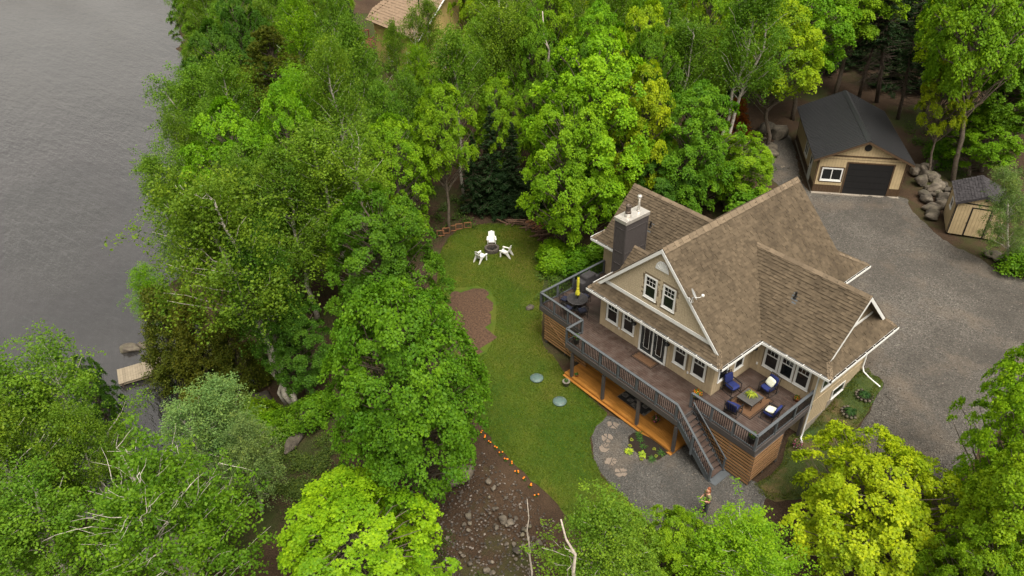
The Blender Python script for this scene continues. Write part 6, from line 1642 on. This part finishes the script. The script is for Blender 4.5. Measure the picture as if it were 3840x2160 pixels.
# local: faces +y
def skin(name, mat, parent, verts, edges, rad, sub=2, root=0):
    me = bpy.data.meshes.new(name); me.from_pydata(verts, edges, []); o = put(bpy.data.objects.new(name, me), parent)
    md = o.modifiers.new('skin', 'SKIN'); 
    for v, r_ in zip(me.skin_vertices[0].data, rad): v.radius = (r_, r_) if not isinstance(r_, tuple) else r_
    me.skin_vertices[0].data[root].use_root = True; md.use_smooth_shade = True
    s_ = o.modifiers.new('sub', 'SUBSURF'); s_.levels = sub; s_.render_levels = sub; me.materials.append(mt[mat]); return o
V_ = [(0, 0, .95), (0, .0, 1.15), (0, .0, 1.36), (0, .01, 1.46), (0, .03, 1.56), (0, .045, 1.66), (0, .03, 1.74)]
E_ = [(0, 1), (1, 2), (2, 3), (3, 4), (4, 5), (5, 6)]; rd = [(.15, .10), (.14, .095), (.15, .10), .055, .08, .095, .06]
def chain(pts, rs, a):
    n = len(V_); V_.extend(pts); rd.extend(rs); E_.append((a, n)); E_.extend((n + i, n + i + 1) for i in range(len(pts) - 1)); return n
for s in (-1, 1):
    chain([(s * .10, 0, .86), (s * .11, .02, .48), (s * .11, -.02, .09), (s * .115, .12, .04)], [.095, .065, .045, .04], 0)
    n = chain([(s * .19, 0, 1.38), (s * .24, .02, 1.10), (s * .12, .25, 1.09), (s * .085, .31, 1.10)], [.06, .045, .033, .034], 2)
    w0 = n + 3
    for k in range(4): chain([(s * (.075 - .0), .345, 1.125 - k * .018), (s * .055, .375, 1.12 - k * .018), (s * .035, .365, 1.118 - k * .018)], [.011, .009, .008], w0)
    chain([(s * .06, .30, 1.135), (s * .045, .325, 1.145)], [.012, .009], w0)
skin('body', 'skin', t, V_, E_, rd, 2)
skin('shirt', 'shirt', t, [(0, 0, .90), (0, 0, 1.15), (0, 0, 1.37), (0, .005, 1.44), (-.20, 0, 1.385), (.20, 0, 1.385), (-.245, .015, 1.22), (.245, .015, 1.22)], [(0, 1), (1, 2), (2, 3), (2, 4), (2, 5), (4, 6), (5, 7)], [(.18, .13), (.165, .12), (.17, .115), .075, .075, .075, .068, .068], 2)
skin('trousers', 'trousers', t, [(0, 0, .95), (-.10, 0, .84), (.10, 0, .84), (-.11, .02, .48), (.11, .02, .48), (-.112, -.02, .10), (.112, -.02, .10)], [(0, 1), (0, 2), (1, 3), (2, 4), (3, 5), (4, 6)], [(.165, .12), .11, .11, .085, .085, .07, .07], 2)
part('shoe', 'black', t, lambda m: m.lathe([(.06, 0), (.065, .04), (.05, .09), (0, .1)], 10, (-.115, .06, 0), .8, 1.9), True); part('shoe', 'black', t, lambda m: m.lathe([(.06, 0), (.065, .04), (.05, .09), (0, .1)], 10, (.115, .06, 0), .8, 1.9), True)
hv = [(0, -.01, 1.58), (0, -.015, 1.68), (0, .0, 1.76), (0, .06, 1.77), (-.06, .0, 1.70), (.06, 0, 1.70), (0, -.06, 1.50)]
skin('hair', 'hair', t, hv, [(0, 1), (1, 2), (2, 3), (1, 4), (1, 5), (0, 6)], [.085, .10, .075, .05, .075, .075, .06], 2)
part('nose', 'skin', t, lambda m: m.add([(-.014, .125, 1.645), (.014, .125, 1.645), (0, .155, 1.64), (0, .125, 1.69)], [(0, 1, 2), (0, 2, 3), (2, 1, 3)]))
for s in (-1, 1):
    part('eye', 'black', t, lambda m: m.lathe([(0, -.012), (.010, 0), (0, .012)], 8, (s * .034, .128, 1.685)), True); part('ear', 'skin', t, lambda m: m.lathe([(0, -.03), (.014, 0), (0, .03)], 8, (s * .093, .035, 1.66), .7, 1.3), True)
part('mouth', 'redorange', t, lambda m: m.box(-.024, .024, .122, .13, 1.605, 1.613))
t2 = thing('drone_controller', 'pale grey drone controller in the hands of the person', 'controller', (0, 0, 0)); t2.matrix_world = Matrix.Translation((px, py, pz)) @ Matrix.Rotation(t.rotation_euler.z, 4, 'Z') @ Matrix.Translation((0, .37, 1.10))
part('shell', 'controller', t2, lambda m: m.prism([(-.085, -.035, 0), (.085, -.035, 0), (.095, .03, 0), (.06, .05, .01), (-.06, .05, .01), (-.095, .03, 0)], (0, 0, .03))); part('screen', 'glass', t2, lambda m: m.box(-.06, .06, -.02, .04, .036, .042))
for s in (-1, 1): part('stick', 'black', t2, lambda m: m.lathe([(.006, .03), (.006, .05), (.01, .052), (0, .056)], 8, (s * .072, .0, 0)))

# ------------------------------------------------------------------ rocks
def rock_mesh(seed, flat=.75):
    g = np.random.default_rng(seed); bm = bmesh.new(); bmesh.ops.create_icosphere(bm, subdivisions=3, radius=1)
    pl = [(Vector(g.normal(0, 1, 3)).normalized(), g.uniform(.55, .85)) for _ in range(15)]
    for v in bm.verts:
        p = v.co.copy()
        for n_, d_ in pl:
            e = p.dot(n_) - d_
            if e > 0: p -= n_ * e * .96
        p *= 1 + .06 * math.sin(5 * p.x + seed) * math.sin(6 * p.y + 1) + .03 * math.sin(13 * p.z + 9 * p.x)
        p.z *= flat; v.co = p
    me = bpy.data.meshes.new('boulder'); bm.to_mesh(me); bm.free(); me.materials.append(mt['rock']); me.shade_smooth(); return me
ROCKS = [rock_mesh(i, .7 + .06 * (i % 4)) for i in range(7)]
def rock(x, y, r, label, group=None, z=None, sq=(1, 1, 1), name='boulder', cat='boulder', sink=.25, rz=None):
    o = bpy.data.objects.new(name, rnd.choice(ROCKS)); COL.objects.link(o)
    o.location = (x, y, (gz(x, y) if z is None else z) + r * sq[2] * (.7 - sink)); o.scale = (r * sq[0], r * sq[1], r * sq[2]); o.rotation_euler = (rnd.uniform(-.25, .25), rnd.uniform(-.25, .25), rnd.random() * 6.28 if rz is None else rz)
    return tag(o, label, cat, group)
GB = 'boulder heap between garage and shed'
big = [(4.9, 29.2, .62, 'round mossy boulder nearest the garage corner in the boulder heap'), (6.0, 30.0, .75, 'largest pale slab boulder in the middle of the boulder heap'), (6.25, 29.4, .72, 'flat grey slab boulder under the pale one in the heap'), (6.0, 28.3, .85, 'dark broad boulder at the lower end of the heap'), (6.5, 27.0, .62, 'dark lone boulder nearest the drive at the end of the heap'), (6.35, 27.6, .6, 'lichen-dark boulder behind the lone one at the heap end')]
for x, y, r, lb in big: rock(x, y, r * .85, lb, GB, sq=(1.15, .9, .8))
for i in range(26):
    k = rnd.random(); x = 2.2 + k * 3.6 + rnd.gauss(0, .35); y = 34.2 - k * 4.0 + rnd.gauss(0, .75)
    rock(x, y, rnd.uniform(.28, .68), 'rounded grey boulder piled in the heap between garage and shed', GB, z=gz(x, y) + rnd.uniform(-.12, .25))
for x, y, r, lb in ((11.55, 25.35, .48, 'pointed grey rock behind the rock group beside the shed'), (11.25, 25.05, .4, 'leftmost grey rock of the group beside the shed'), (11.75, 24.9, .42, 'middle grey rock of the group beside the shed'), (12.45, 24.95, .55, 'pale rounded rock at the end of the group beside the shed')): rock(x, y, r, lb, 'rocks beside the shed', sq=(1.2, .9, .75))
GL = 'boulders along the garage lane'
for x, y, r, lb in ((-10.2, 31.2, 1.0, 'big dark dome boulder at the wood end of the garage lane'), (-8.9, 31.0, 1.1, 'long brown boulder across the end of the garage lane'), (-7.9, 28.3, .75, 'yellowish boulder halfway along the garage lane'), (-7.3, 27.2, .85, 'grey-topped boulder along the garage lane'), (-6.6, 26.2, .6, 'pale tilted slab boulder along the garage lane'), (-7.2, 26.0, .5, 'brown round boulder beside the pale slab in the garage lane'), (-6.3, 25.2, .6, 'low dark boulder nearest the cottage in the garage lane'), (-4.2, 18.2, 1.1, 'big grey boulder behind the cottage ridge')): rock(x, y, r, lb, GL, sq=(1.1, .95, .75))
for i in range(26):
    k = rnd.random(); x = -10.0 + 5 * k + rnd.gauss(0, .6); y = 30.6 - 6.5 * k + rnd.gauss(0, .6); rock(x, y, rnd.uniform(.07, .2), 'small stone scattered along the garage lane', 'small stones of the garage lane', name='stone', cat='stone')
for x, y, r, lb, sq in ((1.95, -12.2, 1.0, 'big grey boulder beside the trunk of the biggest maple', (1.2, .8, .9)), (-12.2, -16.6, 1.1, 'dark mossy boulder in the shade below the birches', (1.2, .9, .7)), (-8.0, -15.2, .85, 'dark angular boulder right of the white birch stems', (.9, 1.1, .8)), (-7.3, -16.5, .8, 'long low brown rock on the slope below the birches', (1.6, .5, .45)), (-6.2, .0, .35, 'small grey rock in the lawn beside the slat screen', (1, 1, .6))): rock(x, y, r, lb, None, sq=sq)
for x, y, r, lb, sq in ((-23.5, -20.9, .75, 'big brown rock in the lake next to the dock', (1.25, .7, .75)), (-23.2, -20.0, .5, 'smaller rock in the lake behind the big one', (1, .75, .7)), (-22.3, -20.3, .4, 'low wet rock in the lake nearest the shore', (1.3, .6, .5))): rock(x, y, r, lb, 'rocks in the lake', z=-5.75, sq=sq, sink=.1, rz=.6)
# cobbles on the soil bank below the lawn
for i in range(50):
    k = rnd.random(); x = rnd.uniform(3.2, 7.6); y = -10.6 - 3.6 * rnd.random() ** .8
    if sdist(x, y, LAWN) < .3: continue
    r = rnd.uniform(.08, .15) if i > 7 else rnd.uniform(.16, .28)
    rock(x, y, r, 'rounded cobble on the soil bank below the lawn' if i > 7 else 'head-sized cobble on the soil bank below the lawn', 'cobbles on the soil bank' if i > 7 else 'large cobbles on the soil bank', name='cobble', cat='stone', sink=.3)
# finer pebbles as one mass
def pebbles(n, f, name, label, s0, s1):
    oc = np.array([(1, 0, 0), (-1, 0, 0), (0, 1, 0), (0, -1, 0), (0, 0, 1), (0, 0, -.4)]); fc = np.array([(0, 2, 4), (2, 1, 4), (1, 3, 4), (3, 0, 4)])
    P_ = f(n); r = rg.uniform(s0, s1, n) ; an = rg.random(n) * 6.283; sx = rg.uniform(.7, 1.4, n)
    v = oc[None] * np.stack([r * sx, r, r * .7], -1)[:, None]; c, s_ = np.cos(an)[:, None], np.sin(an)[:, None]
    v = np.stack([v[..., 0] * c - v[..., 1] * s_, v[..., 0] * s_ + v[..., 1] * c, v[..., 2]], -1); z = hz(P_[:, 0], P_[:, 1]); v += np.stack([P_[:, 0], P_[:, 1], z], -1)[:, None]
    tri = v[:, fc].reshape(-1, 3); o = tri_mesh(name, tri, 3, np.repeat(rg.random(n), 4), 'pebble'); return tag(o, label, None, None, 'stuff')
def M_pebble():
    m, nt, b = nmat('pebble'); at = nd(nt, 'ShaderNodeAttribute', attribute_name='tint').outputs['Fac']
    nt.links.new(ramp(nt, at, [(0, (.03, .026, .022)), (.5, (.065, .054, .045)), (.85, (.11, .092, .078)), (1, (.22, .19, .165))]), b.inputs['Base Color']); b.inputs['Roughness'].default_value = .9; return m
mt['pebble'] = M_pebble()
pebbles(2000, lambda n: np.stack([rg.uniform(1.5, 9, n), -9.9 - 6.5 * rg.random(n) ** .9], -1), 'gravel', 'loose pebbles on the soil bank below the lawn', .02, .075)
pebbles(900, lambda n: np.stack([-9.5 + 5 * rg.random(n) + rg.normal(0, .9, n), 30 - 6 * rg.random(n) + rg.normal(0, .9, n)], -1), 'gravel', 'loose pebbles along the garage lane', .02, .06)
def sparse_on(P_, n):
    A = np.array(P_); out = np.empty((0, 2))
    while len(out) < n: q = rg.uniform(A.min(0), A.max(0), (n * 2, 2)); out = np.vstack([out, q[sdist(q[:, 0], q[:, 1], A) < -.3]])
    return out[:n]
o = pebbles(5200, lambda n: sparse_on(DRIVE, n), 'gravel', 'loose crushed stone on the drive', .02, .045); o.location.z = .05
o = pebbles(1500, lambda n: sparse_on(PATH, n), 'gravel', 'loose crushed stone on the path', .015, .035); o.location.z = .075

# ------------------------------------------------------------------ shrubs and undergrowth
SHR = [(-8.6, 4.2, .9, 'light green leafy shrub beside the outer deck railing'), (-7.2, 5.4, 1.0, 'second leafy shrub beside the outer deck railing'), (-6.4, 4.6, .95, 'leafy shrub against the outer deck railing near the wing wall'), (-9.6, 5.2, .8, 'low leafy shrub under the bright maple'), (-5.2, 6.8, 1.3, 'leafy shrub behind the side wing wall'),
       (-10.8, -16.9, .9, 'bright green young shrub under the white birch stems'), (-9.3, -17.2, .8, 'second bright green young shrub under the birch stems'), (-8.4, -16.2, .8, 'green shrub beside the angular boulder'), (-7.6, -14.9, .9, 'green shrub left of the biggest maple crown'),
       (-1.5, 16.2, 1.5, 'narrow shrub behind the cottage ridge'), (2.8, 36.2, 1.0, 'yellowish sapling behind the garage'), (13.4, 24.6, 1.0, 'grass-green shrub beside the rock group by the shed')]
for x, y, s, lb in SHR:
    p = rnd.choice((0, 1)); tree('shrub', x, y, gz(x, y), 1.7 * s, 1.05 * s, 0, 0, 'b' if 'bright' in lb or 'light' in lb else 'g', lb, None, var=p)
def undergrowth(n, f, label, col, h_=.35, ls=.13):
    P_ = f(n); z = hz(P_[:, 0], P_[:, 1]) + rg.random(n) ** 2 * h_ - .02; c = np.column_stack([P_, z]); L = rg.uniform(.6, 1.3, n) * ls
    o = tri_mesh('undergrowth', leaf_quads(c, rg.normal(0, .4, (n, 3)) + (0, 0, 1), L, L * .75), 4, np.clip(rg.normal(.5, .25, n), 0, 1), 'leaf'); o.color = (*col, 1); return tag(o, label, None, None, 'stuff')
def clumpy(cs, sig):
    cs = np.array(cs)
    def f(n):
        k = rg.integers(0, len(cs), n); sub = rg.normal(0, 1, (len(cs) * 9, 2)); j = rg.integers(0, 9, n)
        return cs[k] + sub[k * 9 + j] * sig + rg.normal(0, .22, (n, 2))
    return f
undergrowth(26000, clumpy([(-4.5, -15.8), (-3, -16.8), (-1.5, -17.5), (-3.5, -18.2), (-5.5, -17.0), (-2.0, -15.5), (-.5, -16.5), (.5, -17.8)], .9), 'low green ground cover on the slope left of the biggest maple', (.075, .115, .022), .25, .10)
undergrowth(5000, clumpy([(-7.5, 3.2), (-8.2, 4.6), (-9.5, 5.5), (-6.2, 3.6)], .8), 'leafy undergrowth beside the outer deck railing', (.08, .14, .025), .4)
undergrowth(9000, clumpy([(-11, 22), (-9, 24), (-12, 26), (-6, 20), (-4, 38), (0, 40), (3, 42), (6, 38), (-8, 40), (9, 33), (12, 30), (14, 27), (-15, 14), (-20, 5), (-19, 2)], 1.6), 'scattered green seedlings on the dark forest floor', (.06, .11, .02), .5)
undergrowth(4000, clumpy([(4.0, -15.0), (5.5, -15.5), (3.0, -16), (7, -14.5)], .7), 'weeds on the soil bank below the lawn', (.055, .085, .02), .2, .08)
undergrowth(7000, clumpy([(14.5, 26), (15.5, 25.5), (13.6, 25.4), (20.5, 9), (19.5, 11), (21, 4), (20.4, 6)], .7), 'green weeds along the outer edge of the drive', (.07, .125, .02), .4)
